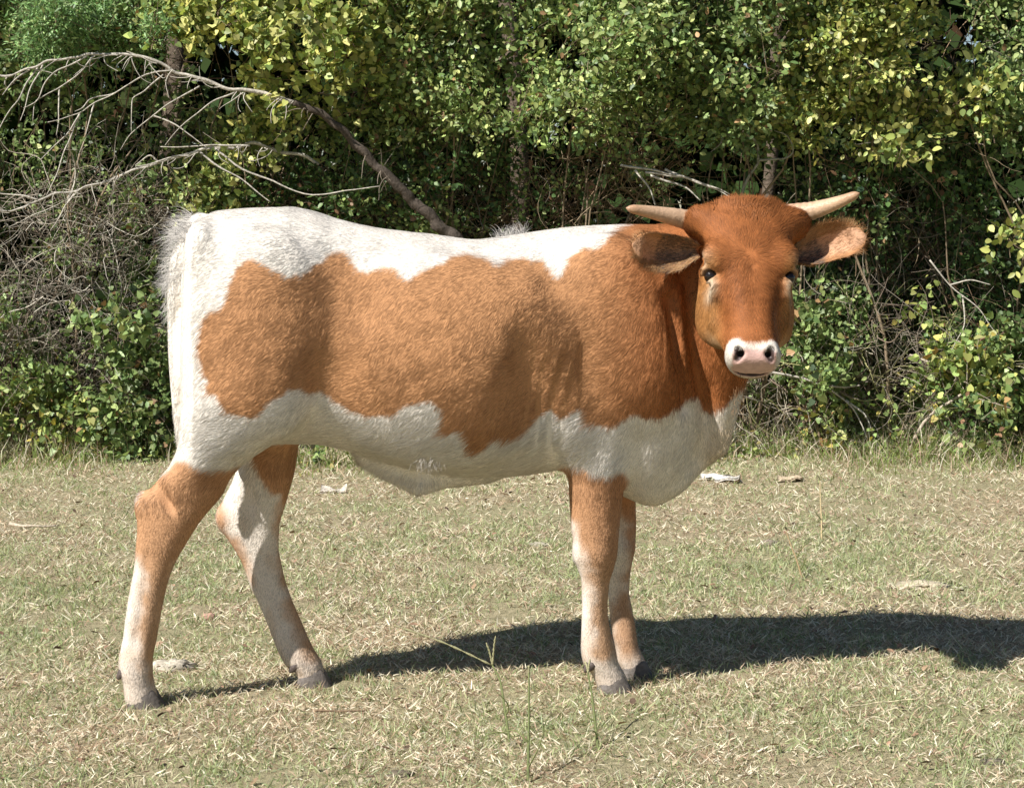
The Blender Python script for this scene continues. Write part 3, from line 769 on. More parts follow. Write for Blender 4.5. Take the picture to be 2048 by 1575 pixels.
def make_leg(rows, yd):
    """rows: v, left u, right u, half thickness sideways; yd: depth at the top row and at the bottom row (spline by row)"""
    rows = np.array(rows, float)
    yy = np.interp(rows[:, 0], yd[0], yd[1])
    xl, z = P(rows[:, 1], rows[:, 0], yy); xr, _ = P(rows[:, 2], rows[:, 0], yy)
    o = np.argsort(z)
    z, xl, xr, yy, t = z[o], xl[o], xr[o], yy[o], rows[o, 3]
    fl, fr, fy, ft = spline(z, xl), spline(z, xr), spline(z, yy), spline(z, t)
    def d(x, y, zz):
        l, r, c, th = fl(zz), fr(zz), fy(zz), ft(zz)
        cx, rx = (l + r) / 2, (r - l) / 2
        dx, dy = x - cx, y - c
        q = (np.abs(dx / rx)**2.15 + np.abs(dy / th)**2.15) ** (1 / 2.15) + 1e-6
        e = np.sqrt(dx*dx + dy*dy) * (1 - 1 / q)
        out = np.maximum(z[0] - zz, zz - z[-1])
        return np.where(out > 0, np.maximum(e, 0) + out, e)
    d.box = (xl.min(), xr.max(), (yy - t).min(), (yy + t).max(), z[0], z[-1])
    d.mid = lambda zz: (float((fl(zz) + fr(zz)) / 2), float(fy(zz)), float(fr(zz) - fl(zz)) / 2, float(ft(zz)))
    return d

leg_nh = make_leg([[560, 400, 590, .045], [640, 384, 618, .085], [720, 373, 622, .098], [790, 366, 612, .100], [850, 360, 582, .088], [888, 356, 542, .076],
                   [926, 342, 490, .062], [953, 322, 463, .053], [985, 295, 446, .046], [1002, 279, 434, .043], [1025, 275, 414, .041], [1056, 275, 391, .038],
                   [1094, 272, 368, .034], [1132, 269, 347, .031], [1174, 261, 333, .029], [1216, 254, 324, .028], [1277, 246, 313, .029],
                   [1322, 238, 305, .033], [1345, 240, 305, .035], [1365, 247, 308, .034], [1395, 250, 314, .036], [1412, 256, 310, .033], [1422, 262, 302, .026]],
                  ([560, 900, 1430], [-.085, -.108, -.114]))
leg_fh = make_leg([[640, 430, 640, .085], [760, 420, 640, .095], [850, 440, 612, .085], [892, 470, 597, .07], [926, 476, 591, .058], [960, 466, 584, .05],
                   [1000, 447, 573, .045], [1033, 437, 563, .042], [1056, 444, 558, .039], [1094, 467, 557, .034], [1124, 484, 562, .031], [1170, 501, 573, .029],
                   [1200, 515, 584, .028], [1246, 535, 604, .029], [1292, 553, 624, .033], [1330, 573, 645, .034], [1345, 592, 648, .033], [1366, 600, 644, .033], [1378, 608, 636, .025]],
                  ([640, 900, 1385], [.125, .115, .088]))
leg_nf = make_leg([[640, 1150, 1260, .04], [720, 1120, 1275, .062], [790, 1108, 1275, .066], [850, 1110, 1270, .064], [900, 1121, 1263, .059], [933, 1132, 1257, .055], [960, 1137, 1251, .051],
                   [1006, 1140, 1243, .047], [1049, 1142, 1239, .043], [1085, 1146, 1236, .042], [1111, 1145, 1233, .041], [1134, 1155, 1228, .037],
                   [1164, 1163, 1219, .030], [1214, 1164, 1215, .028], [1257, 1163, 1220, .030], [1293, 1162, 1230, .034], [1323, 1166, 1236, .035],
                   [1345, 1182, 1248, .034], [1365, 1192, 1256, .035], [1378, 1198, 1254, .033], [1388, 1206, 1246, .025]],
                  ([640, 850, 1395], [.0, .005, .036]))
leg_ff = make_leg([[800, 1130, 1290, .062], [900, 1150, 1285, .058], [960, 1165, 1275, .05], [1002, 1175, 1271, .046], [1049, 1182, 1272, .043], [1091, 1186, 1270, .041],
                   [1124, 1198, 1264, .038], [1151, 1209, 1260, .033], [1181, 1216, 1258, .029], [1217, 1219, 1264, .028], [1250, 1222, 1270, .03], [1290, 1230, 1276, .034],
                   [1319, 1234, 1289, .034], [1334, 1242, 1291, .034], [1346, 1248, 1288, .032], [1355, 1256, 1280, .024]],
                  ([800, 950, 1360], [.205, .20, .185]))
LEGS = [leg_nh, leg_fh, leg_nf, leg_ff]

# head frame: ex to its left in the picture's right, es down the face, en out of the face
HY = math.radians(1.0); HT = math.radians(32.5)
_fw = np.array([math.sin(HY), -math.cos(HY), 0.0])
ex = np.array([math.cos(HY), math.sin(HY), 0.0])
es = _fw * math.sin(HT) + np.array([0, 0, -math.cos(HT)])
en = _fw * math.cos(HT) + np.array([0, 0, math.sin(HT)])
_roll = math.radians(1.5)
ex, es = ex * math.cos(_roll) + es * math.sin(_roll), es * math.cos(_roll) - ex * math.sin(_roll)
HO = P3(1492, 421, -0.05) + en * 0.055
HSC = .865
HM = np.stack([ex, es / HSC, en])
def hloc(x, y, z):
    dx, dy, dz = x - HO[0], y - HO[1], z - HO[2]
    return tuple(HM[k][0]*dx + HM[k][1]*dy + HM[k][2]*dz for k in range(3))
def hw(a, s, n): return HO + a * ex + s * HSC * es + n * en

HS = np.array([   # s, half width, front n, back n, taper to the front, squareness
    [-.012, .045, -.045, -.075, .0, 2.0], [0., .085, -.020, -.10, .0, 2.2], [.02, .100, -.006, -.135, .0, 2.4], [.06, .110, .003, -.165, .0, 2.6], [.11, .106, .006, -.185, .0, 2.7],
    [.15, .101, .005, -.20, .03, 3.0], [.19, .098, .002, -.21, .10, 3.2], [.23, .094, -.002, -.215, .26, 3.3], [.27, .088, -.004, -.205, .38, 3.3], [.31, .080, -.006, -.18, .40, 3.3],
    [.345, .068, -.008, -.15, .30, 3.1], [.375, .060, -.010, -.128, .14, 2.5], [.40, .056, -.010, -.114, .02, 2.5], [.425, .054, -.011, -.106, -.02, 2.5],
    [.443, .052, -.014, -.10, .0, 2.4], [.456, .047, -.020, -.097, .0, 2.3], [.464, .036, -.032, -.09, .0, 2.2], [.469, .018, -.05, -.08, .0, 2.1]])
h_w, h_f, h_b, h_t, h_q = (spline(HS[:, 0], HS[:, k]) for k in range(1, 6))

def skull_d(a, s, n):
    w, nf, nb, e, q_ = h_w(s), h_f(s), h_b(s), h_t(s), h_q(s)
    nc = (nf + nb) / 2; h = (nf - nb) / 2
    b = (n - nc) / h
    aa = a / (w * (1 - e * np.clip(b, -1, 1)))
    q = (np.abs(aa)**q_ + np.abs(b)**q_) ** (1 / q_) + 1e-6
    d = np.sqrt(a*a + (n - nc)**2) * (1 - 1 / q)
    out = np.maximum(HS[0, 0] - s, s - HS[-1, 0])
    return np.where(out > 0, np.maximum(d, 0) + out, d)

EYE = (0.0860, 0.207, -0.040)                  # centre of the eye, head frame (mirrored)
def head_d(x, y, z):
    a, s, n = hloc(x, y, z)
    d = skull_d(a, s, n)
    A = np.abs(a)
    d = smin(d, ell_d(A, s, n, (.060, .255, -.130), (.036, .085, .062)), .035)     # cheek
    d = smin(d, ell_d(A, s, n, (.076, .166, -.016), (.024, .036, .018)), .03)      # brow
    d = smin(d, chain_d(A, s, n, [(.078, .238, -.034), (.074, .275, -.058), (.070, .310, -.080)], [.006, .009, .008]), .03)   # cheekbone ridge
    d = smin(d, ell_d(A, s, n, (.100, .040, -.055), (.036, .034, .036)), .035)     # horn base
    d = smin(d, ell_d(a, s, n, (.0, .016, -.045), (.075, .026, .045)), .03)        # poll
    d = smin(d, ell_d(A, s, n, (.033, .432, -.042), (.023, .028, .034)), .018)     # wings of the nose
    d = smin(d, ell_d(a, s, n, (.0, .430, -.085), (.034, .030, .028)), .02)        # lower lip and chin
    d = -smin(-d, ell_d(A, s, n, EYE, (.0170, .0175, .0170)), .005)                # eye socket
    d = smin(d, chain_d(A, s, n, [(.074, .200, -.020), (.086, .191, -.024), (.098, .191, -.036), (.101, .198, -.050)], [.004, .0070, .0075, .006]), .007)  # upper lid
    d = smin(d, chain_d(A, s, n, [(.074, .220, -.026), (.086, .227, -.032), (.092, .224, -.046)], [.003, .0046, .0035]), .007)  # lower lid
    d = -smin(-d, ell_d(A, s, n, (.108, .115, -.075), (.022, .028, .030)), .03)    # temple hollow
    d = -smin(-d, ell_d(A, s, n, (.082, .330, -.046), (.024, .055, .026)), .025)    # hollow beside the nose
    nose = chain_d(A, s, n, [(.039, .428, -.004), (.030, .446, -.010), (.038, .458, -.024)], [.0095, .0115, .0075])
    nose = np.minimum(nose, chain_d(A, s, n, [(.031, .445, -.010), (.027, .434, -.036)], [.0098, .006]))
    d = -smin(-d, nose, .005)                                                      # nostril
    mouth = ell_d(a, s, n, (0., .464, -.072), (.075, .013, .0060))
    mouth = np.minimum(mouth, ell_d(A, s, n, (.058, .418, -.074), (.02, .045, .0040)))
    d = -smin(-d, mouth, .006)
    return d

TAIL = [P3(402, 452, -.045), P3(378, 478, -.05), P3(358, 530, -.055), P3(351, 600, -.06), P3(351, 700, -.06), P3(356, 800, -.058), P3(364, 880, -.05), P3(385, 960, -.02)]
TAILR = [.030, .026, .022, .019, .0165, .015, .013, .009]

def build_body():
    def axis(segs):
        out = []
        for a, b, h in segs:
            out.append(np.arange(a, b, h))
        return np.concatenate(out)
    gx = axis([(-.93, .30, .0075), (.30, .66, .0031)])
    gy = axis([(-.42, -.15, .0030), (-.15, .36, .0065)])
    gz = axis([(-.02, .66, .0075), (.66, .84, .0031), (.84, .98, .0035), (.98, 1.21, .0042)])
    Fd = np.full((len(gx), len(gy), len(gz)), 1.0, np.float32)
    X, Y, Z = gx[:, None, None].astype(np.float32), gy[None, :, None].astype(np.float32), gz[None, None, :].astype(np.float32)
    def sl(box, m):
        i0, i1 = np.searchsorted(gx, [box[0] - m, box[1] + m]); j0, j1 = np.searchsorted(gy, [box[2] - m, box[3] + m]); k0, k1 = np.searchsorted(gz, [box[4] - m, box[5] + m])
        return slice(i0, i1), slice(j0, j1), slice(k0, k1)
    def add(fn, box, k, m=.06, sub=False):
        s = sl(box, m)
        d = fn(X[s[0]], Y[:, s[1]], Z[:, :, s[2]])
        Fd[s] = -smin(-Fd[s], d, k) if sub else smin(Fd[s], d, k)
    def ell(u, v, yoff, r, k=.05, sub=False, rot=0.0, absy=None):
        x0 = (u - 1024) / FPX * 4.6
        y0 = (cyf(x0) + yoff) if absy is None else absy
        c = P3(u, v, y0)
        m = max(r)
        R = None
        if rot:
            ca, sa = math.cos(rot), math.sin(rot); R = [[ca, 0, sa], [0, 1, 0], [-sa, 0, ca]]
        add(lambda x, y, z: ell_d(x, y, z, c, r, R), (c[0]-m, c[0]+m, c[1]-m, c[1]+m, c[2]-m, c[2]+m), k, sub=sub)
    add(trunk_d, (TRx[0], TRx[-1], -.25, .33, .38, 1.1), .02)
    for sg in (-1, 1):
        ell(402, 500, sg*.085, (.035, .045, .060), .05)            # pin bone
        ell(525, 650, sg*.125, (.135, .062, .190), .06)            # thigh
        ell(548, 770, sg*.155, (.075, .045, .110), .05)            # stifle
        ell(1225, 640, sg*.112, (.130, .070, .190), .07, rot=.10)  # shoulder blade
        ell(1285, 740, sg*.122, (.095, .060, .120), .06)           # point of the shoulder
        ell(1140, 800, sg*.120, (.055, .050, .130), .045, rot=.2)  # upper arm
        ell(900, 720, sg*.140, (.230, .065, .200), .10)            # barrel
        ell(700, 590, sg*.258, (.095, .050, .085), .09, sub=True)  # hollow of the flank
        ell(672, 755, sg*.255, (.035, .050, .150), .08, sub=True, rot=.12)
        ell(1084, 810, sg*.252, (.036, .050, .140), .10, sub=True, rot=.22)
    for d, k in ((leg_nh, .045), (leg_fh, .04), (leg_nf, .035), (leg_ff, .035)):
        add(d, d.box, k)
    # hock hollows, knee, tendons
    ell(322, 985, 0, (.012, .016, .052), .02, sub=True, rot=.55, absy=-.150)
    ell(495, 1000, 0, (.012, .016, .045), .02, sub=True, rot=.3, absy=.055)
    ell(1190, 1100, 0, (.040, .043, .036), .02, absy=.028)         # knees
    ell(1228, 1095, 0, (.038, .042, .036), .02, absy=.19)
    ell(288, 1008, 0, (.018, .026, .030), .02, absy=-.112)         # points of the hocks
    ell(448, 1036, 0, (.016, .024, .028), .02, absy=.108)
    def groove(p0, p1, r_, k=.012):
        c = (p0 + p1) / 2
        add(lambda x, y, z: chain_d(x, y, z, [p0, c, p1], [r_ * .6, r_, r_ * .6]), (min(p0[0], p1[0]), max(p0[0], p1[0]), min(p0[1], p1[1]), max(p0[1], p1[1]), min(p0[2], p1[2]), max(p0[2], p1[2])), k, m=.03, sub=True)
    for yy in (-.143, -.083):
        groove(P3(293, 1110, yy), P3(268, 1300, yy), .007)
    for yy in (.060, .118):
        groove(P3(505, 1130, yy), P3(575, 1300, yy), .007)
    # sheath and navel fold
    add(lambda x, y, z: chain_d(x, y, z, [P3(965, 925, .06), P3(885, 945, .055), P3(838, 972, .05), P3(800, 945, .045), P3(740, 910, .04)], [.045, .036, .022, .03, .03], .8), (-.36, 0., -.02, .14, .38, .62), .035)
    # neck folds towards the turned head
    def surf(u, v, inset=0.0):
        x0 = (u - 1024) / FPX * 4.6
        zt, zb = float(f_top(x0)), float(f_bot(x0)); c_ = float(cyf(x0)); _, z0 = P(u, v, c_ - .1)
        b = float(np.clip((z0 - (zt + zb) / 2) / ((zt - zb) / 2), -.97, .97)); nn = float(f_n(x0))
        return P3(u, v, c_ - float(f_w(x0)) * (1 - float(f_e(x0)) * b) * (1 - abs(b)**nn) ** (1 / nn) + inset)
    for line, rr in (([(1372, 545), (1384, 640), (1398, 740), (1416, 830)], .0105), ([(1338, 600), (1350, 710), (1370, 815)], .006), ([(1430, 770), (1420, 850), (1396, 930), (1365, 968)], .011)):
        pts = [surf(*q) for q in line]; k_ = len(pts); A_ = np.array(pts)
        add(lambda x, y, z: chain_d(x, y, z, pts, [rr * .5] + [rr] * (k_ - 2) + [rr * .4]), (A_[:, 0].min(), A_[:, 0].max(), A_[:, 1].min(), A_[:, 1].max(), A_[:, 2].min(), A_[:, 2].max()), .042, sub=True)
    add(lambda x, y, z: chain_d(x, y, z, [P3(1424, 600, .0), P3(1434, 720, .02), P3(1446, 820, .045), P3(1440, 890, .07)], [.035, .034, .03, .022]), (.36, .52, -.1, .15, .55, .98), .03)
    add(lambda x, y, z: chain_d(x, y, z, [P3(1466, 470, .06), P3(1490, 560, .04), P3(1490, 660, .03)], [.085, .09, .075]), (.36, .6, -.12, .18, .66, 1.1), .05)
    # brisket
    add(lambda x, y, z: chain_d(x, y, z, [P3(1240, 930, .11), P3(1300, 955, .11), P3(1345, 940, .11)], [.055, .058, .05]), (.15, .45, .0, .22, .4, .7), .04)
    add(lambda x, y, z: chain_d(x, y, z, TAIL, TAILR), (-.85, -.65, -.13, .02, .42, 1.07), .004)
    s = sl((HO[0] - .17, HO[0] + .17, -.42, .18, HO[2] - .46, HO[2] + .10), .02)
    d = head_d(X[s[0]], Y[:, s[1]], Z[:, :, s[2]])
    Fd[s] = smin(Fd[s], d, .03)
    # ---- surface nets
    neg = Fd < 0
    c = np.zeros(tuple(np.array(Fd.shape) - 1), np.int8)
    for i in (0, 1):
        for j in (0, 1):
            for k in (0, 1):
                c += neg[i:i + c.shape[0], j:j + c.shape[1], k:k + c.shape[2]]
    act = (c > 0) & (c < 8)
    idx = np.full(act.shape, -1, np.int64)
    ci, cj, ck = np.nonzero(act)
    idx[ci, cj, ck] = np.arange(len(ci))
    acc = np.zeros((len(ci), 3)); cnt = np.zeros(len(ci))
    corners = [(i, j, k) for i in (0, 1) for j in (0, 1) for k in (0, 1)]
    for A in corners:
        for ax in range(3):
            if A[ax]: continue
            B = list(A); B[ax] = 1
            fa = Fd[ci + A[0], cj + A[1], ck + A[2]]; fb = Fd[ci + B[0], cj + B[1], ck + B[2]]
            mk = (fa < 0) != (fb < 0)
            t = np.where(mk, fa / np.where(mk, fa - fb, 1), 0)
            p = np.stack([gx[ci + A[0]], gy[cj + A[1]], gz[ck + A[2]]], -1)
            g = (gx, gy, gz)[ax]; cc = (ci, cj, ck)[ax]
            p[:, ax] += t * (g[cc + 1] - g[cc])
            acc[mk] += p[mk]; cnt[mk] += 1
    V = acc / cnt[:, None]
    quads = []
    for ax in range(3):
        n = list(Fd.shape)
        s0 = [slice(None)] * 3; s1 = [slice(None)] * 3
        s0[ax] = slice(0, n[ax] - 1); s1[ax] = slice(1, n[ax])
        for o in range(3):
            if o != ax: s0[o] = slice(1, n[o] - 1); s1[o] = slice(1, n[o] - 1)
        a, b = neg[tuple(s0)], neg[tuple(s1)]
        e = np.argwhere(a != b)
        fl = a[tuple(e.T)]
        for o in range(3):
            if o != ax: e[:, o] += 1
        o1, o2 = (ax + 1) % 3, (ax + 2) % 3
        def cell(d1, d2):
            q = e.copy(); q[:, o1] -= d1; q[:, o2] -= d2
            return idx[tuple(q.T)]
        q = np.stack([cell(1, 1), cell(0, 1), cell(0, 0), cell(1, 0)], -1)
        q[~fl] = q[~fl][:, ::-1]
        quads.append(q)
    Q = np.vstack(quads)
    # largest connected piece only, light smoothing
    E = np.vstack([Q[:, [0, 1]], Q[:, [1, 2]], Q[:, [2, 3]], Q[:, [3, 0]]])
    deg = np.bincount(E.ravel(), minlength=len(V)).astype(float)
    def lap(V):
        S = np.zeros_like(V)
        for k in range(3):
            S[:, k] = np.bincount(E[:, 0], V[E[:, 1], k], len(V)) + np.bincount(E[:, 1], V[E[:, 0], k], len(V))
        return S / deg[:, None] - V
    for _ in range(3):
        V = V + 0.5 * lap(V)
        V = V - 0.47 * lap(V)
    return V, Q

def poly_sd(px, pz, poly):
    """signed distance to a closed polygon (negative inside)"""
    out = np.empty(len(px))
    n = len(poly)
    for st in range(0, len(px), 60000):
        x = px[st:st + 60000]; z = pz[st:st + 60000]
        best = np.full(len(x), 1e9); ins = np.zeros(len(x), bool)
        for i in range(n):
            ax_, az = poly[i]; bx, bz = poly[(i + 1) % n]
            ex_, ez = bx - ax_, bz - az
            t = np.clip(((x - ax_) * ex_ + (z - az) * ez) / (ex_*ex_ + ez*ez + 1e-12), 0, 1)
            best = np.minimum(best, (x - ax_ - t*ex_)**2 + (z - az - t*ez)**2)
            cr = ((az > z) != (bz > z)) & (x < (bx - ax_) * (z - az) / (bz - az + 1e-12) + ax_)
            ins ^= cr
        out[st:st + 60000] = np.sqrt(best) * np.where(ins, -1, 1)
    return out

PATCH = [(409,665),(414,634),(434,617),(448,617),(465,593),(470,565),(482,534),(503,519),(517,515),(534,527),(551,539),(568,539),(583,557),(599,548),(609,555),(630,534),(650,519),
 (667,505),(685,503),(698,514),(712,534),(736,548),(753,539),(774,536),(794,541),(815,558),(822,560),(842,545),(870,531),(890,527),(907,512),(938,509),(959,517),(976,521),(991,530),(1007,532),
 (1018,521),(1052,515),(1064,525),(1090,521),(1102,538),(1117,561),(1128,546),(1136,523),(1155,504),(1174,496),(1197,500),(1216,485),(1235,468),(1250,460),(1277,450),(1311,440),(1330,400),(1700,300),
 (1700,800),(1500,790),(1480,800),(1464,822),(1448,830),(1433,840),(1418,834),(1406,801),(1391,805),(1357,824),(1327,841),(1296,845),(1281,833),(1266,835),(1243,856),(1220,858),(1189,854),(1170,854),(1163,824),
 (1144,831),(1125,843),(1113,833),(1102,820),(1083,835),(1064,850),(1052,866),(1033,877),(1010,883),(988,873),(976,888),(957,906),(938,896),(930,869),(925,857),(897,863),(877,863),(883,843),(887,815),
 (863,800),(835,800),(815,809),(794,826),(760,826),(739,833),(709,821),(691,807),(674,805),(661,790),(640,781),(623,783),(609,774),(589,774),(571,788),(551,795),(534,819),(513,829),(486,821),(465,817),
 (455,802),(445,785),(421,785),(422,754),(412,740),(407,689)]
PATCH_NH = [(330,946),(352,922),(372,918),(395,932),(430,938),(470,936),(500,930),(470,1000),(420,1040),(400,1080),(372,1110),(350,1150),(338,1200),(330,1260),(320,1330),(300,1350),(282,1330),(274,1260),(282,1190),(286,1150),(272,1125),(258,1118),(255,1020),(290,970)]
PATCH_NF = [(1120,935),(1140,928),(1165,931),(1190,946),(1213,951),(1235,942),(1249,946),(1256,962),(1254,1000),(1256,1100),(1245,1160),(1232,1200),(1240,1290),(1225,1310),(1205,1320),(1188,1300),(1185,1240),(1183,1180),(1176,1140),(1160,1080),(1150,1050),(1120,1020)]
PATCH_FH = [(500,892),(620,870),(620,960),(590,1000),(575,1060),(572,1120),(590,1180),(625,1250),(650,1300),(628,1318),(600,1305),(600,1278),(585,1250),(570,1200),(556,1130),(552,1040),(562,990),(540,985),(520,950)]
PATCH_FF = [(1220,990),(1300,960),(1300,1100),(1275,1125),(1262,1160),(1262,1180),(1285,1250),(1285,1310),(1245,1310),(1228,1270),(1228,1200),(1240,1180),(1252,1140),(1256,1100),(1250,1050)]
def _wp(poly, y):
    x, z = P([p[0] for p in poly], [p[1] for p in poly], y)
    return np.stack([x, z], -1)
PATCH_FB = [(428,1000),(446,1000),(455,1052),(492,1110),(506,1160),(492,1150),(436,1075)]
W_FB = _wp(PATCH_FB, .09)
W_BODY, W_NH, W_NF, W_FH, W_FF = _wp(PATCH, -.11), _wp(PATCH_NH, -.14), _wp(PATCH_NF, 0.), _wp(PATCH_FH, .07), _wp(PATCH_FF, .16)

BROWN = np.array([.48, .240, .108]); RUST = np.array([.325, .112, .033]); WHITE = np.array([.78, .715, .635]); CREAM = np.array([.70, .56, .41])

def coat(p):
    """coat colour and bareness (nose, lips, rims of the eyes) at surface points p"""
    x, y, z = p[:, 0], p[:, 1], p[:, 2]
    c = cyf(x)
    jag = fbm(p, 40, 3, 2) * .006 + vnoise(p, 150, 9) * .003
    near = y < c + .02
    sb = poly_sd(x, z, W_BODY) + jag
    upper = z > .50
    s_leg = np.where(near, np.minimum(poly_sd(x, z, W_NH), poly_sd(x, z, W_NF)), np.minimum(np.minimum(poly_sd(x, z, W_FH), poly_sd(x, z, W_FB)), poly_sd(x, z, W_FF)))
    dleg = np.minimum(np.minimum(leg_nh(x, y, z), leg_fh(x, y, z)), np.minimum(leg_nf(x, y, z), leg_ff(x, y, z)))
    low = sstep(.47, .36, z)
    soft_leg = (1 - sstep(-.006 - .016 * low, .008 + .018 * low, s_leg + fbm(p, 40, 5) * (.006 + .016 * low))) * sstep(.022, .009, dleg)
    m = 1 - sstep(-.005, .005, sb)
    m = np.where(z < .62, np.maximum(m * (z > .50), soft_leg * .95), m)
    a, s, n = hloc(x, y, z)
    hd = head_d(x, y, z)
    ish = sstep(.03, .008, hd) * (s > -.06)
    tone = fbm(p, 9, 11, 3)
    front = sstep(.10, .40, x)
    brown = BROWN * (1 - front[:, None]) + RUST * front[:, None]
    brown = brown * (1 + .09 * tone[:, None]) 
    pale_leg = sstep(.48, .30, z)
    pl2 = pale_leg * .25 + sstep(.36, .22, z) * .4
    brown = brown * (1 - pl2[:, None]) + np.array([.46, .29, .17]) * pl2[:, None]
    white = WHITE * (1 + .05 * fbm(p, 14, 17)[:, None])
    white = white * (1 - .35 * pale_leg[:, None]) + np.array([.66, .55, .45]) * (.35 * pale_leg)[:, None]
    mot = sstep(.05, .45, fbm(p * np.array([1, 1, .5]), 45, 63, 3)) * pale_leg * .40
    white = white * (1 - mot[:, None]) + np.array([.52, .36, .23]) * mot[:, None]
    dirty = sstep(.17, .04, z)
    white = white * (1 - .45 * dirty[:, None]) + np.array([.46, .34, .25]) * (.45 * dirty)[:, None]
    col = white * (1 - m[:, None]) + brown * m[:, None]
    # throat and dewlap: tan to cream
    th = sstep(.40, .47, x) * sstep(.68, .57, z) * (1 - ish)
    col = col * (1 - .6 * th[:, None]) + CREAM * (.6 * th)[:, None]
    # head
    A = np.abs(a)
    face = RUST * (1 + .14 * tone[:, None])
    side = sstep(.055, .095, A + .25 * np.clip(-n - .03, 0, .2)) * sstep(.14, .20, s)
    face = face * (1 - .45 * side[:, None]) + np.array([.56, .30, .10]) * (.45 * side)[:, None]
    ring = np.exp(-(((A - .088) / .014)**2 + ((s - .240) / .022)**2 + ((n + .045) / .03)**2)) + .8 * np.exp(-(((A - .094) / .013)**2 + ((s - .174) / .018)**2 + ((n + .035) / .025)**2))
    ring = np.clip(ring * 1.1, 0, 1)
    face = face * (1 - ring[:, None]) + np.array([.72, .60, .44]) * ring[:, None]
    mz = sstep(.412, .426, s + .02 * (n > -.05) * sstep(.0, .05, A) + vnoise(p, 90, 4) * .006)
    face = face * (1 - mz[:, None]) + np.array([.80, .72, .62]) * mz[:, None]
    chin = sstep(-.085, -.105, n) * sstep(.30, .36, s)
    face = face * (1 - .7 * chin[:, None]) + np.array([.50, .33, .18]) * (.7 * chin)[:, None]
    pad = sstep(.428, .438, s + .10 * np.clip(A - .03, 0, 1) * -1) * sstep(.052, .044, A + .35 * np.clip(-n - .055, 0, 1)) * sstep(-.088, -.078, n)
    pad = np.clip(pad, 0, 1)
    pink = np.array([.56, .36, .31]) * (1 + .22 * fbm(p, 120, 21)[:, None])
    face = face * (1 - pad[:, None]) + pink * pad[:, None]
    base = np.minimum(skull_d(a, s, n), ell_d(A, s, n, (.033, .432, -.042), (.023, .028, .034)) - .004)
    hole_shade = sstep(-.0035, -.0075, base) * (s > .40)  # shade painted by depth inside the nostrils and the mouth groove
    face = face * (1 - .94 * hole_shade[:, None]) + np.array([.030, .018, .017]) * (.94 * hole_shade)[:, None]
    lid = np.exp(-((np.sqrt((A - EYE[0])**2 + (s - EYE[1])**2 + (n - EYE[2])**2) - .0165) / .0045)**2) * (A > .07)
    face = face * (1 - .8 * lid[:, None]) + np.array([.10, .055, .04]) * (.8 * lid)[:, None]
    col = col * (1 - ish[:, None]) + face * ish[:, None]
    bare = np.clip(np.maximum(np.maximum(pad, hole_shade), lid), 0, 1) * ish
    return np.clip(col, .01, .9), bare, ish

def flow(p, nr, ish):
    """direction the hair lies in (unit, tangent)"""
    x, y, z = p[:, 0], p[:, 1], p[:, 2]
    d = np.stack([np.full(len(x), -.75), np.zeros(len(x)), np.full(len(x), -.55)], -1)
    neck = sstep(.20, .40, x)
    d = d * (1 - neck[:, None]) + np.array([-.15, 0, -1.0]) * neck[:, None]
    legs = sstep(.56, .46, z)
    d = d * (1 - legs[:, None]) + np.array([-.12, 0, -1.0]) * legs[:, None]
    top = sstep(.4, .9, nr[:, 2])
    d = d + top[:, None] * np.array([-.4, 0, .25])
    a, s, n = hloc(x, y, z)
    hdir = (a * 9.0)[:, None] * ex + np.clip((s - .17) * 9, -1.0, 1.3)[:, None] * es + (-.1) * en
    d = d * (1 - ish[:, None]) + norm(hdir) * ish[:, None]
    fw = (ish * sstep(.30, .18, s))[:, None]
    w = fw * .55 * np.stack([vnoise(p, 70, 131), vnoise(p, 70, 132), vnoise(p, 70, 133)], -1) + np.stack([vnoise(p, 9, 31), vnoise(p, 9, 32), vnoise(p, 9, 33)], -1) * .35 + np.stack([vnoise(p, 38, 34), vnoise(p, 38, 35), vnoise(p, 38, 36)], -1) * .32 \
        + np.stack([vnoise(p, 110, 37), vnoise(p, 110, 38), vnoise(p, 110, 39)], -1) * .22
    d = norm(d) + w
    d = d - np.sum(d * nr, 1, keepdims=True) * nr
    return norm(d)

def vert_normals(V, Q):
    fn = np.cross(V[Q[:, 2]] - V[Q[:, 0]], V[Q[:, 3]] - V[Q[:, 1]])
    N = np.zeros_like(V)
    for k in range(4):
        for c_ in range(3):
            N[:, c_] += np.bincount(Q[:, k], fn[:, c_], len(V))
    return norm(N)

# materials of the animal
def mat_skin():
    m, nt, N, L, out = new_mat("hide")
    a = attr(nt, "col"); b = attr(nt, "bare")
    p = N.new('ShaderNodeBsdfPrincipled')
    L.new(a.outputs['Color'], p.inputs['Base Color'])
    mr = N.new('ShaderNodeMapRange'); mr.inputs['To Min'].default_value = .85; mr.inputs['To Max'].default_value = .42
    L.new(b.outputs['Fac'], mr.inputs['Value']); L.new(mr.outputs[0], p.inputs['Roughness'])
    p.inputs['Specular IOR Level'].default_value = .35
    tc = N.new('ShaderNodeTexCoord')
    nz = N.new('ShaderNodeTexVoronoi'); nz.inputs['Scale'].default_value = 260
    L.new(tc.outputs['Object'], nz.inputs['Vector'])
    bp = N.new('ShaderNodeBump'); bp.inputs['Strength'].default_value = .35; bp.inputs['Distance'].default_value = .002
    L.new(nz.outputs['Distance'], bp.inputs['Height']); L.new(bp.outputs[0], p.inputs['Normal'])
    L.new(p.outputs[0], out.inputs['Surface'])
    return m

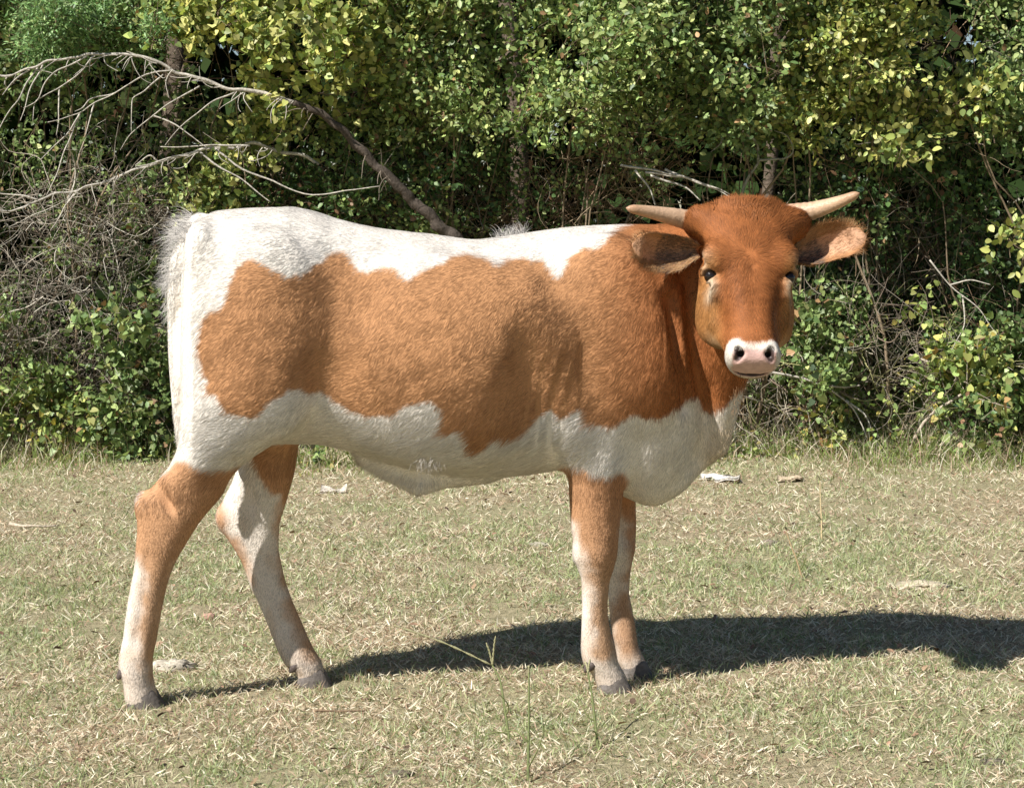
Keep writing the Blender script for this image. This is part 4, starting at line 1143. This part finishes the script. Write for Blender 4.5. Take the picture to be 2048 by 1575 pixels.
def mat_fur():
    m, nt, N, L, out = new_mat("hair_coat")
    a = attr(nt, "col"); nn = attr(nt, "sn")
    p = N.new('ShaderNodeBsdfPrincipled')
    L.new(a.outputs['Color'], p.inputs['Base Color'])
    p.inputs['Roughness'].default_value = .65
    p.inputs['Specular IOR Level'].default_value = .2
    L.new(nn.outputs['Vector'], p.inputs['Normal'])
    tr = N.new('ShaderNodeBsdfTransparent')
    mx = N.new('ShaderNodeMixShader'); mx.inputs[0].default_value = .42
    L.new(p.outputs[0], mx.inputs[1]); L.new(tr.outputs[0], mx.inputs[2])
    L.new(mx.outputs[0], out.inputs['Surface'])
    return m

def hair_object(name, roots, dirs, nrm, length, lift, col, width, mat, parent, npt=4, curl=0.0, droop=0.0, sn=None):
    """strands as one curves object; nrm is the skin's normal at the root"""
    n = len(roots)
    cu = bpy.data.hair_curves.new(name)
    cu.add_curves([npt] * n)
    t = np.linspace(0, 1, npt)
    pts = np.empty((n, npt, 3), np.float32)
    jit = rng.normal(0, 1, (n, 3)); jit -= np.sum(jit * nrm, 1, keepdims=True) * nrm
    for k, tt in enumerate(t):
        h = lift * (tt * (1.0 - .55 * tt))
        pts[:, k] = roots - nrm * .0004 + dirs * (length * tt)[:, None] + nrm * (length * h)[:, None] + jit * (length * curl * tt * tt)[:, None] - np.array([0, 0, 1.0]) * (droop * length * tt * tt)[:, None]
    cu.attributes["position"].data.foreach_set("vector", pts.reshape(-1, 3).ravel()) if "position" in cu.attributes else cu.points.foreach_set("position", pts.ravel())
    rad = (np.asarray(width)[:, None] * np.array([1, .9, .7, .15] if npt == 4 else np.linspace(1, .15, npt))[None]).astype(np.float32)
    ra = cu.attributes.get("radius") or cu.attributes.new("radius", 'FLOAT', 'POINT')
    ra.data.foreach_set("value", rad.ravel())
    ca = cu.attributes.new("col", 'FLOAT_COLOR', 'CURVE')
    c4 = np.ones((n, 4), np.float32); c4[:, :3] = col
    ca.data.foreach_set("color", c4.ravel())
    sa = cu.attributes.new("sn", 'FLOAT_VECTOR', 'CURVE')
    sa.data.foreach_set("vector", np.ascontiguousarray(nrm if sn is None else sn, np.float32).ravel())
    cu.materials.append(mat)
    o = bpy.data.objects.new(name, cu); COL.objects.link(o)
    if parent is not None: o.parent = parent
    return o

def sample_surface(V, Q, N, n, wfun=None):
    T = np.vstack([Q[:, [0, 1, 2]], Q[:, [0, 2, 3]]])
    A = np.linalg.norm(np.cross(V[T[:, 1]] - V[T[:, 0]], V[T[:, 2]] - V[T[:, 0]]), axis=1)
    if wfun is not None: A = A * wfun((V[T[:, 0]] + V[T[:, 1]] + V[T[:, 2]]) / 3)
    pick = rng.choice(len(T), n, p=A / A.sum())
    r1, r2 = np.sqrt(rng.random(n)), rng.random(n)
    w = np.stack([1 - r1, r1 * (1 - r2), r1 * r2], -1)
    p = np.einsum('ij,ijk->ik', w, V[T[pick]]); nr = norm(np.einsum('ij,ijk->ik', w, N[T[pick]]))
    return p, nr

M_SKIN = mat_skin(); M_FUR = mat_fur()
M_HORN = mat_rough("horn", .45, .3, 180.0, .4, .18)
M_HOOF = mat_rough("hoof", .6, .5, 140.0, .35, .3)
M_EYE, _nt, _N, _L, _o = new_mat("eye")
_p = _N.new('ShaderNodeBsdfPrincipled'); _p.inputs['Base Color'].default_value = (.012, .008, .006, 1); _p.inputs['Roughness'].default_value = .06
_L.new(_p.outputs[0], _o.inputs['Surface'])

def build_cow():
    cow = empty("young_bull", (0, .03, 0))
    tag(cow, "brown and white young bull with short horns, looking at the camera", "bull")
    V, Q = build_body()
    N = vert_normals(V, Q)
    rib = sstep(-.42, -.28, V[:, 0]) * sstep(.10, .0, V[:, 0]) * sstep(.55, .66, V[:, 2]) * sstep(1.0, .88, V[:, 2])
    bump = rib * .0004 * np.sin((V[:, 0] + .35 * V[:, 2]) * 2 * math.pi / .052)
    fold = sstep(.02, .07, V[:, 0]) * sstep(.16, .10, V[:, 0]) * sstep(.55, .60, V[:, 2]) * sstep(.86, .74, V[:, 2])
    bump = bump + fold * .0013 * np.sin((V[:, 0] - .12 * V[:, 2] + .012 * vnoise(V, 12, 95)) * 2 * math.pi / .028)
    bump = bump + .004 * fbm(V, 7, 90, 3) * sstep(.5, .6, V[:, 2]) * (V[:, 0] < .34)
    V = V + N * bump[:, None]
    N = vert_normals(V, Q)
    col, bare, ish = coat(V)
    body = mesh_obj("body", put(cow, V), Q, M_SKIN, cow, col, True, {"bare": bare})
    off = np.array(cow.location)

    # ears
    def ear(root, tip, half, cup, face, seed, dark=.36):
        ax_ = tip - root; Ln = np.linalg.norm(ax_); ax_ = ax_ / Ln
        fc = norm(face - (face @ ax_) * ax_); sd = np.cross(ax_, fc)
        ni, nj = 22, 15
        wp = spline([0, .08, .2, .45, .65, .82, .93, 1.], [.30, .46, .78, 1., 1.0, .84, .58, .06])
        I = np.linspace(0, 1, ni); J = np.linspace(-1, 1, nj)
        ii, jj = np.meshgrid(I, J, indexing='ij')
        w = wp(ii) * half
        depth = cup * (1 - jj**2) * np.sin(np.clip(ii * 1.05 + .12, 0, 1) * math.pi) ** .6
        mid = root + ii[..., None] * ax_ * Ln + (jj * w)[..., None] * sd - depth[..., None] * fc
        mid = mid + (-.012 * np.sin(ii * math.pi))[..., None] * sd
        th = .0045 * (1 - .6 * np.abs(jj)**3) * (1 - .5 * ii) 
        inner = (mid + fc * th[..., None]).reshape(-1, 3); outer = (mid - fc * th[..., None]).reshape(-1, 3)
        VV = np.vstack([inner, outer]); n0 = ni * nj
        g = np.arange(n0).reshape(ni, nj)
        a, b, c_, d = g[:-1, :-1].ravel(), g[:-1, 1:].ravel(), g[1:, 1:].ravel(), g[1:, :-1].ravel()
        Fq = [np.stack([a, b, c_, d], -1), np.stack([a, d, c_, b], -1) + n0]
        rim = np.r_[g[0, :], g[1:, -1], g[-1, -2::-1], g[-2:0:-1, 0]]
        r2 = np.roll(rim, -1)
        Fq.append(np.stack([rim, rim + n0, r2 + n0, r2], -1))
        Fq = np.vstack(Fq)
        Nn = vert_normals(VV, Fq)
        if (Nn[:n0] @ fc).mean() < 0:
            Fq = Fq[:, ::-1]; Nn = -Nn
        iw, jw = np.r_[ii.ravel(), ii.ravel()], np.r_[jj.ravel(), jj.ravel()]
        inn = np.r_[np.ones(n0), np.zeros(n0)]
        pinkz = inn * sstep(.9, .45, np.abs(jw)) 
        colr = np.array([.40, .19, .08]) * np.ones((len(VV), 1))
        mott = fbm(VV, 60, seed)[:, None]
        colr = colr * (1 - pinkz[:, None]) + (np.array([.52, .29, .17]) * (1 + .45 * mott)) * pinkz[:, None]
        ob = mesh_obj("ear", put(cow, VV), Fq, M_SKIN, cow, np.clip(colr, .02, .8), True, {"bare": pinkz * .3})
        # hair of the ear: short outside, long and dark inside at the root, pale fringe along the rim
        n1 = 9000
        p, nr = sample_surface(VV, Fq, Nn, n1)
        li = (p - root) @ ax_ / Ln; lj = ((p - root) @ sd) / (wp(np.clip(li, 0, 1)) * half)
        inside = (nr @ fc) > .25
        dr = ax_ + .9 * np.sign(lj)[:, None] * (np.abs(lj) ** 1.5)[:, None] * sd + rng.normal(0, .28, (n1, 3))
        dr = norm(dr - np.sum(dr * nr, 1, keepdims=True) * nr)
        rimm = np.abs(lj) > .78
        ln = np.where(inside, .012, .008) * rng.uniform(.6, 1.3, n1); ln = np.where(rimm, .014 * rng.uniform(.6, 1.4, n1), ln)
        cc = np.array([.43, .19, .07]) * (1 + .3 * rng.normal(0, 1, (n1, 1)) * .5)
        dk = inside & (li < dark) & (rng.random(n1) < .65)
        cc[dk] = np.array([.17, .12, .09]) * rng.uniform(.7, 1.6, (dk.sum(), 1))
        md = inside & ~dk & ~rimm
        cc[md] = np.array([.44, .24, .12]) * rng.uniform(.7, 1.3, (md.sum(), 1))
        pl = rimm & (rng.random(n1) < .6)
        cc[pl] = np.array([.52, .31, .15]) * rng.uniform(.8, 1.2, (pl.sum(), 1))
        keep = ~(md & (rng.random(n1) < .85))
        hair_object("ear_hair", (p - off)[keep], dr[keep], nr[keep], ln[keep], np.full(keep.sum(), .5), np.clip(cc[keep], .01, .8), np.full(keep.sum(), .00045), M_FUR, ob, curl=.2)
        return ob
    ear(P3(1402, 503, -.075), P3(1264, 488, -.115), .042, .042, np.array([-.10, -.92, -.10]), 50, .55)
    ear(P3(1584, 516, -.065), P3(1733, 472, -.085), .043, .042, np.array([-.42, -.90, .12]), 51)

    # horns
    def horn(pts, r0, seed):
        c = curve_pts(pts, 26)
        t = np.linspace(0, 1, 26)
        r = r0 * (1 - .72 * t) * np.sqrt(np.clip((1.0 - t) / .07, 0, 1)) + .0008
        r = r * (1 + .028 * np.sin(t * 75) * (t < .45))
        Vh, Fh = tube_arrays(c, r, 18)
        tt = np.r_[np.repeat(t, 18), 0, 1]
        base = np.array([.56, .31, .19]); mid = np.array([.54, .36, .23]); tipc = np.array([.40, .24, .14])
        cc = base * (1 - sstep(.0, .3, tt))[:, None] + mid * sstep(.0, .3, tt)[:, None]
        cc = cc * (1 - sstep(.6, 1., tt))[:, None] + tipc * sstep(.6, 1., tt)[:, None]
        cc = cc * (1 - .16 * (np.sin(tt * 75) < -.2) * (tt < .45))[:, None]
        cc = cc * (1 + .12 * fbm(Vh, 70, seed)[:, None])
        mesh_obj("horn", put(cow, Vh), Fh, M_HORN, cow, np.clip(cc, 0, 1), True)
    horn([P3(1420, 452, -.035), P3(1395, 446, -.045), P3(1366, 438, -.055), P3(1330, 430, -.075), P3(1290, 422, -.10), P3(1252, 416, -.12)], .0272, 60)
    horn([P3(1566, 434, -.030), P3(1592, 428, -.035), P3(1622, 422, -.045), P3(1655, 412, -.065), P3(1690, 399, -.09), P3(1719, 386, -.11)], .0264, 61)

    # eyes
    for sg in (-1, 1):
        c = hw(sg * (EYE[0] - .002), EYE[1] + .001, EYE[2] - .0015)
        th = np.linspace(0, math.pi, 13); ph = np.arange(20) * 2 * math.pi / 20
        Ve = np.array([[math.sin(a) * math.cos(b), math.sin(a) * math.sin(b), math.cos(a)] for a in th for b in ph]) * .0152 + c
        i = np.arange(12)[:, None] * 20; j = np.arange(20)[None]; j2 = (j + 1) % 20
        Fe = np.stack([i + j, i + 20 + j, i + 20 + j2, i + j2], -1).reshape(-1, 4)
        mesh_obj("eye", put(cow, Ve), Fe, M_EYE, cow, None, True)

    # hooves: two claws each, and dewclaws
    def claw(cx, cy_, sgn):
        """one cloven toe: sloping front wall, low heel, rounded outside, flat inside"""
        k = 22; rows = [(0., .60, .78), (.2, .80, .92), (.55, .92, 1.0), (.85, 1.0, 1.05), (1., .98, 1.03)]
        Vc = []
        for t, sl_, sw in rows:
            for q in range(k):
                a = 2 * math.pi * q / k
                lx, ly = math.cos(a), math.sin(a)
                r_ = (abs(lx)**2.5 + abs(ly)**2.5) ** (-1 / 2.5); lx *= r_; ly *= r_
                H = .024 + .022 * (lx + 1) / 2
                px = cx + .034 * sl_ * lx + .020 * t * (lx + 1) / 2
                wid = .0185 * sw * (1 - .30 * max(lx, 0)**2) * (1 - .12 * max(-lx, 0))
                if ly * sgn < 0: wid *= .82
                Vc.append([px, cy_ + ly * wid - sgn * .003 * max(lx, 0), H * (1 - t) - .010 * t])
        Vc.append([cx - .004, cy_, .040]); Vc.append([cx, cy_, -.010])
        i = np.arange(4)[:, None] * k; jj = np.arange(k)[None]; j2 = (jj + 1) % k
        a, b, c_, d = i + jj, i + k + jj, i + k + j2, i + j2
        Fc = np.vstack([np.stack([a, b, c_], -1).reshape(-1, 3), np.stack([a, c_, d], -1).reshape(-1, 3),
                        np.stack([np.arange(k), (np.arange(k) + 1) % k, np.full(k, 5 * k)], -1), np.stack([4*k + (np.arange(k) + 1) % k, 4*k + np.arange(k), np.full(k, 5 * k + 1)], -1)])
        Vc = np.array(Vc)
        Vc += .0012 * np.stack([vnoise(Vc, 90, 71), vnoise(Vc, 90, 72), vnoise(Vc, 90, 73)], -1)
        cc = np.array([.14, .12, .105]) * (1 + .45 * fbm(Vc * np.array([1, 1, 3]), 60, 70)[:, None])
        mesh_obj("hoof", put(cow, Vc), Fc, M_HOOF, cow, np.clip(cc, .02, .5), True)
    for d in LEGS:
        mx, my, rx, ry = d.mid(.034)
        for sg in (-1, 1):
            claw(mx + .004, my + sg * .0175, sg)
    for (u, v, yy) in ((240, 1350, -.125), (240, 1348, -.085), (1174, 1336, .01), (1176, 1334, .05), (584, 1337, .07), (588, 1335, .1), (1240, 1318, .20)):
        c = P3(u, v, yy)
        pts = [c + np.array([.016, 0, .012]), c + np.array([.004, 0, .003]), c + np.array([-.006, 0, -.008])]
        Vd, Fd_ = tube_arrays(curve_pts(pts, 6), [.012, .0125, .012, .010, .007, .003], 10)
        mesh_obj("dewclaw", put(cow, Vd), Fd_, M_HOOF, cow, np.array([.11, .085, .075]), True)

    if "hair" in SKIP: return cow
    # ---- the hair coat
    n = 470000
    def wf(p):
        a, s, n_ = hloc(p[:, 0], p[:, 1], p[:, 2])
        w = np.where((s > -.05) & (s < .47) & (np.abs(a) < .16) & (n_ > -.16) & (n_ < .05), 2.3, 1.0)
        return w
    p, nr = sample_surface(V, Q, N, n, wf)
    c, b, ih = coat(p + rng.normal(0, .0028, p.shape))
    keep = b < .25
    p, nr, c, ih = p[keep], nr[keep], c[keep], ih[keep]
    n = len(p)
    d = flow(p, nr, ih)
    x, y, z = p[:, 0], p[:, 1], p[:, 2]
    ln = np.full(n, .0135)
    ln = ln + .006 * sstep(.70, .58, z) * sstep(.46, .52, z) * (x < .2)
    ln = np.where(z < .5, .0135 - .0060 * sstep(.5, .40, z), ln)
    ln = ln * (1 - ih) + .0125 * ih
    a, s, n_ = hloc(x, y, z)
    ln = ln - ih * .006 * sstep(.28, .38, s)
    ln = ln + ih * .010 * sstep(.09, .03, s)
    de = np.sqrt((np.abs(a) - EYE[0])**2 + (s - EYE[1])**2 + (n_ - EYE[2])**2)
    ln = np.where(ih > .3, ln * np.clip((de - .012) / .03, .25, 1), ln)
    ln = np.where((x < -.69) & (z > .5), ln * .62, ln)
    rough = .95 + .25 * vnoise(p, 30, 41)
    ln = ln * rng.uniform(.6, 1.25, n) * rough
    lift = .17 + .03 * vnoise(p, 45, 42) + rng.uniform(-.03, .06, n)
    lift = np.where(ih > .5, .33, lift)
    lift = np.where(z < .42, .24, lift)
    shade = 1 + np.where(z < .45, .07, .15) * rng.normal(0, 1, n) + .05 * vnoise(p, 130, 43) + .12 * ih * vnoise(p, 75, 44)
    # belly and dewlap: longer and curlier
    bel = ((z < .66) & (z > .45) & (x < .16) & (x > -.45) & (nr[:, 2] < .2)).astype(float) * sstep(.66, .58, z)
    ln = ln * (1 + .25 * bel)
    hair_object("hair_coat", p - off, d, nr, ln, np.clip(lift, .15, .8), np.clip(c * shade[:, None], .01, .92), np.full(n, .00050) * rng.uniform(.75, 1.25, n), M_FUR, cow, curl=.04)
    # ---- tufts: tail head, withers, sheath, dewlap fringe, chin
    TP, TD, TN, TL, TC, TQ = [], [], [], [], [], []
    def tuft(cen, rad, count, dirv, length, colr, spread=.35, snv=None):
        dist = np.linalg.norm((V - cen) / rad, axis=1)
        cand = np.nonzero(dist < 1)[0]
        if len(cand) == 0: return
        pk = rng.choice(cand, count)
        TP.append(V[pk] + rng.normal(0, .004, (count, 3))); TN.append(N[pk])
        dv = norm(np.asarray(dirv, float) + rng.normal(0, spread, (count, 3)) + .35 * np.stack([vnoise(V[pk], 50, 80 + q) for q in range(3)], -1))
        TD.append(dv); TL.append(length * rng.uniform(.5, 1.25, count))
        TC.append(np.clip(np.asarray(colr) * (1 + .10 * rng.normal(0, 1, (count, 1))), 0, .92))
    wht = (.80, .74, .67)
    tuft(P3(376, 462, -.05), (.045, .05, .035), 520, (-.75, -.1, .35), .045, wht, .34)
    tuft(P3(352, 530, -.055), (.035, .04, .06), 480, (-.85, -.1, -.05), .030, wht, .34)
    tuft(P3(347, 590, -.06), (.03, .035, .06), 250, (-.5, -.1, -.8), .022, wht, .3)
    tuft(P3(1022, 468, .11), (.04, .035, .02), 230, (-.15, -.3, .9), .036, wht, .5)
    tuft(P3(862, 912, -.07), (.05, .05, .022), 170, (-.25, -.30, -.85), .017, (.78, .71, .62), .45)
    tuft(P3(1445, 880, .09), (.04, .08, .075), 420, (.35, -.1, -.7), .013, (.68, .54, .38), .3)
    tuft(P3(1475, 790, .06), (.035, .08, .05), 260, (.35, -.2, -.8), .013, (.50, .30, .16), .3)
    tuft(hw(0, .03, -.015), (.05, .04, .03), 500, (.0, -.25, -.8), .016, (.34, .13, .045), .55)
    TPa, TDa, TNa = np.vstack(TP), np.vstack(TD), np.vstack(TN)
    hair_object("long_hair", TPa - off, TDa, TNa, np.concatenate(TL), np.full(len(TPa), .12), np.vstack(TC), np.full(len(TPa), .0006), M_FUR, cow, npt=5, curl=.22, droop=.25, sn=norm(TNa * .5 + TDa * .35 + np.array([-.25, -.35, .45])))
    return cow

if "cow" not in SKIP:
    build_cow()
# ------------------------------------------------------------------ small things on the pasture
def lump(name, label, cat, u, v, size, col, seed, flat=.4):
    y = ground_y(v); c = P3(u, v, y)
    th = np.linspace(0, math.pi, 15); ph = np.arange(26) * 2 * math.pi / 26
    D = np.array([[math.sin(a) * math.cos(b), math.sin(a) * math.sin(b), math.cos(a)] for a in th for b in ph])
    r = 1 + .5 * fbm(D + seed, 2.6, 400, 4) + .3 * vnoise(D + seed, 8, 404)
    V = D * r[:, None] * np.array(size) + np.array([0, 0, size[2] * .15])
    i = np.arange(14)[:, None] * 26; j = np.arange(26)[None]; j2 = (j + 1) % 26
    F = np.stack([i + j, i + 26 + j, i + 26 + j2, i + j2], -1).reshape(-1, 4)
    cc = np.array(col) * (1 + .5 * fbm(V, 45, seed % 30 + 410)[:, None])
    o = mesh_obj(name, V, F, M_DEBRIS, None, np.clip(cc, .02, .8), True)
    o.location = (c[0], c[1], float(ground_h(np.array([c[0]]), np.array([c[1]]))[0]))
    tag(o, label, cat)

def bark_piece(label, u, v, L, W, ang, col, seed):
    """curled flake of bleached bark"""
    y = ground_y(v); c = P3(u, v, y)
    ni, nj = 14, 8
    I, J = np.meshgrid(np.linspace(-1, 1, ni), np.linspace(-1, 1, nj), indexing='ij')
    P_ = np.stack([I, J, np.zeros_like(I)], -1) + seed * 3.1
    w = W * np.clip(1 - .55 * np.abs(I)**2.5 + .75 * vnoise(P_, 3.1, 420), .12, 2)
    X = I * L + .15 * L * vnoise(P_, 1.5, 421) * J; Y = J * w
    Z = .006 + W * .5 * (1 - J**2) * .6 + .014 * vnoise(P_, 2.5, 422) + .02 * np.abs(vnoise(P_, 1.2, 425)) * np.abs(I)
    top = np.stack([X, Y, Z], -1).reshape(-1, 3); V = np.vstack([top, top - np.array([0, 0, .006])])
    g = np.arange(ni * nj).reshape(ni, nj); n0 = ni * nj
    a, b, c_, d = g[:-1, :-1].ravel(), g[1:, :-1].ravel(), g[1:, 1:].ravel(), g[:-1, 1:].ravel()
    rim = np.r_[g[0, :], g[1:, -1], g[-1, -2::-1], g[-2:0:-1, 0]]; r2 = np.roll(rim, -1)
    F = np.vstack([np.stack([a, b, c_, d], -1), np.stack([a, d, c_, b], -1) + n0, np.stack([rim, rim + n0, r2 + n0, r2], -1)])
    cc = np.array(col) * (1 + .35 * fbm(V, 40, 430 + seed)[:, None])
    o = mesh_obj("bark_piece", V, F, M_DEBRIS, None, np.clip(cc, .02, .85), True)
    o.location = (c[0], c[1], 0.004); o.rotation_euler = (0, 0, ang)
    tag(o, label, "bark")

def stick(label, pts_uv, r, col):
    pts = np.array([P3(u, v, ground_y(v)) for u, v in pts_uv]); pts[:, 2] = .014
    c = curve_pts(pts, 18); c[:, 2] += vnoise(c, 20, 440) * .005 + .004
    o0 = c.mean(0)
    V, F = tube_arrays(c - o0, np.linspace(r, r * .6, 18) * (1 + .2 * vnoise(c, 50, 441)), 7)
    o = mesh_obj("fallen_stick", V, F, M_BARK, None, np.clip(np.array(col) * (1 + .3 * fbm(V, 40, 442)[:, None]), .02, .8), True)
    o.location = o0
    tag(o, label, "stick")

def grass_stalk(label, base, pts_uv, heads, col):
    """a tall thin stalk rising from its foot; heads: finger-like seed spikes at the tip"""
    y = ground_y(base[1])
    b0 = P3(base[0], base[1], y)
    root = empty("grass_stalk", (b0[0], b0[1], 0)); tag(root, label, "grass stalk", "tall grass stalks in the foreground")
    pts = np.array([P3(u, v, y + .05 * i) for i, (u, v) in enumerate([base] + pts_uv)]); pts[0, 2] = -.005
    c = curve_pts(pts, 26)
    V, F = tube_arrays(c, np.linspace(.0034, .0018, 26), 5, False)
    mesh_obj("stalk", put(root, V), F, M_TWIG, root, np.array(col))
    for (du, dv) in heads:
        tip = c[-1]; e = tip + np.array([du / 900, rng.normal(0, .01), -dv / 900])
        m = (tip + e) / 2 + np.array([0, 0, .006])
        h = curve_pts([tip, m, e], 14)
        V, F = tube_arrays(h, np.r_[.0012, np.full(12, .0021) * (1 + .4 * np.tile([1, -1], 6)), .0008], 5)
        mesh_obj("seed_spike", put(root, V), F, M_TWIG, root, np.array([.34, .32, .18]))
    for k in range(2):
        a = c[4 + 5 * k]; w = walk(a, np.array([rng.uniform(-1, 1), -.3, .5]), 7, .012, .2, .08)
        V, F = tube_arrays(w, np.linspace(.0022, .0006, 8), 3, False)
        mesh_obj("leaf_blade", put(root, V), F, M_GRASS, root, np.array([.25, .27, .11]))

def build_small():
    bark_piece("white bleached bark flake on the grass below the dewlap", 1440, 962, .085, .030, -.35, (.66, .62, .56), 1)
    bark_piece("small grey bark flake beyond the bull's hind legs", 668, 985, .05, .018, .1, (.50, .45, .38), 2)
    bark_piece("tan bark flake at the foot of the thicket on the right", 1580, 962, .05, .022, -.2, (.50, .40, .28), 3)
    lump("dry_dung", "pale straw coloured dung heap on the grass at right", "dung", 1838, 1172, (.085, .05, .014), (.50, .43, .31), 5)
    lump("dry_dung", "grey crumbly dung lump beside the near hind hoof", "dung", 345, 1335, (.05, .035, .018), (.44, .39, .31), 9)
    lump("dry_dung", "small dark dung lump right of the front legs", "dung", 1538, 1092, (.035, .022, .014), (.22, .18, .14), 13)
    lump("dry_dung", "small grey dung lump in the grass beneath the belly", "dung", 1078, 1094, (.032, .02, .010), (.40, .36, .28), 17)
    lump("earth_clod", "reddish clod of earth between the hind legs", "clod", 420, 1240, (.022, .02, .014), (.32, .20, .15), 21)
    lump("earth_clod", "dark clod in the grass at the lower right corner", "clod", 1985, 1530, (.026, .016, .008), (.14, .12, .09), 25)
    lump("earth_clod", "dark clod in the grass at the bottom of the foreground left of the stalks", "clod", 800, 1555, (.026, .015, .008), (.17, .14, .10), 29)
    stick("bleached stick lying on the grass at the left edge", [(20, 1058), (60, 1062), (112, 1060)], .006, (.50, .42, .32))
    stick("thin fallen stick slanting at the left foot of the thicket", [(175, 905), (205, 890), (235, 872)], .008, (.42, .34, .24))
    stick("thin dark stick on the grass in the left foreground", [(630, 1436), (680, 1438), (730, 1436)], .003, (.20, .14, .09))
    stick("pale straw stem lying across the right foreground", [(1690, 1432), (1770, 1416), (1850, 1412)], .0022, (.60, .52, .34))
    g = (.15, .17, .07)
    grass_stalk("grass stalk bent over to the left between the legs", (1022, 1495), [(1010, 1420), (1000, 1360), (985, 1330)], [(-190, -78), (-12, -45), (6, -60)], g)
    grass_stalk("straight grass stalk right of the bent one, reaching the frame's bottom", (1056, 1568), [(1057, 1480), (1058, 1420), (1058, 1345)], [(0, -14)], g)
    grass_stalk("grass stalk standing in front of the near front hoof", (1197, 1500), [(1190, 1440), (1184, 1390), (1176, 1345)], [(-6, -20), (5, -26)], g)
    grass_stalk("grass stalk standing in the right of the pasture", (1643, 1085), [(1643, 1040), (1641, 1000), (1640, 960)], [(-16, -18), (12, -22), (0, -30)], (.45, .36, .20))
    grass_stalk("leaning weed stem between the front legs and the dung heap", (1605, 1155), [(1592, 1115), (1580, 1085), (1572, 1060)], [(-8, -12), (6, -16)], (.30, .22, .12))
if "small" not in SKIP: build_small()
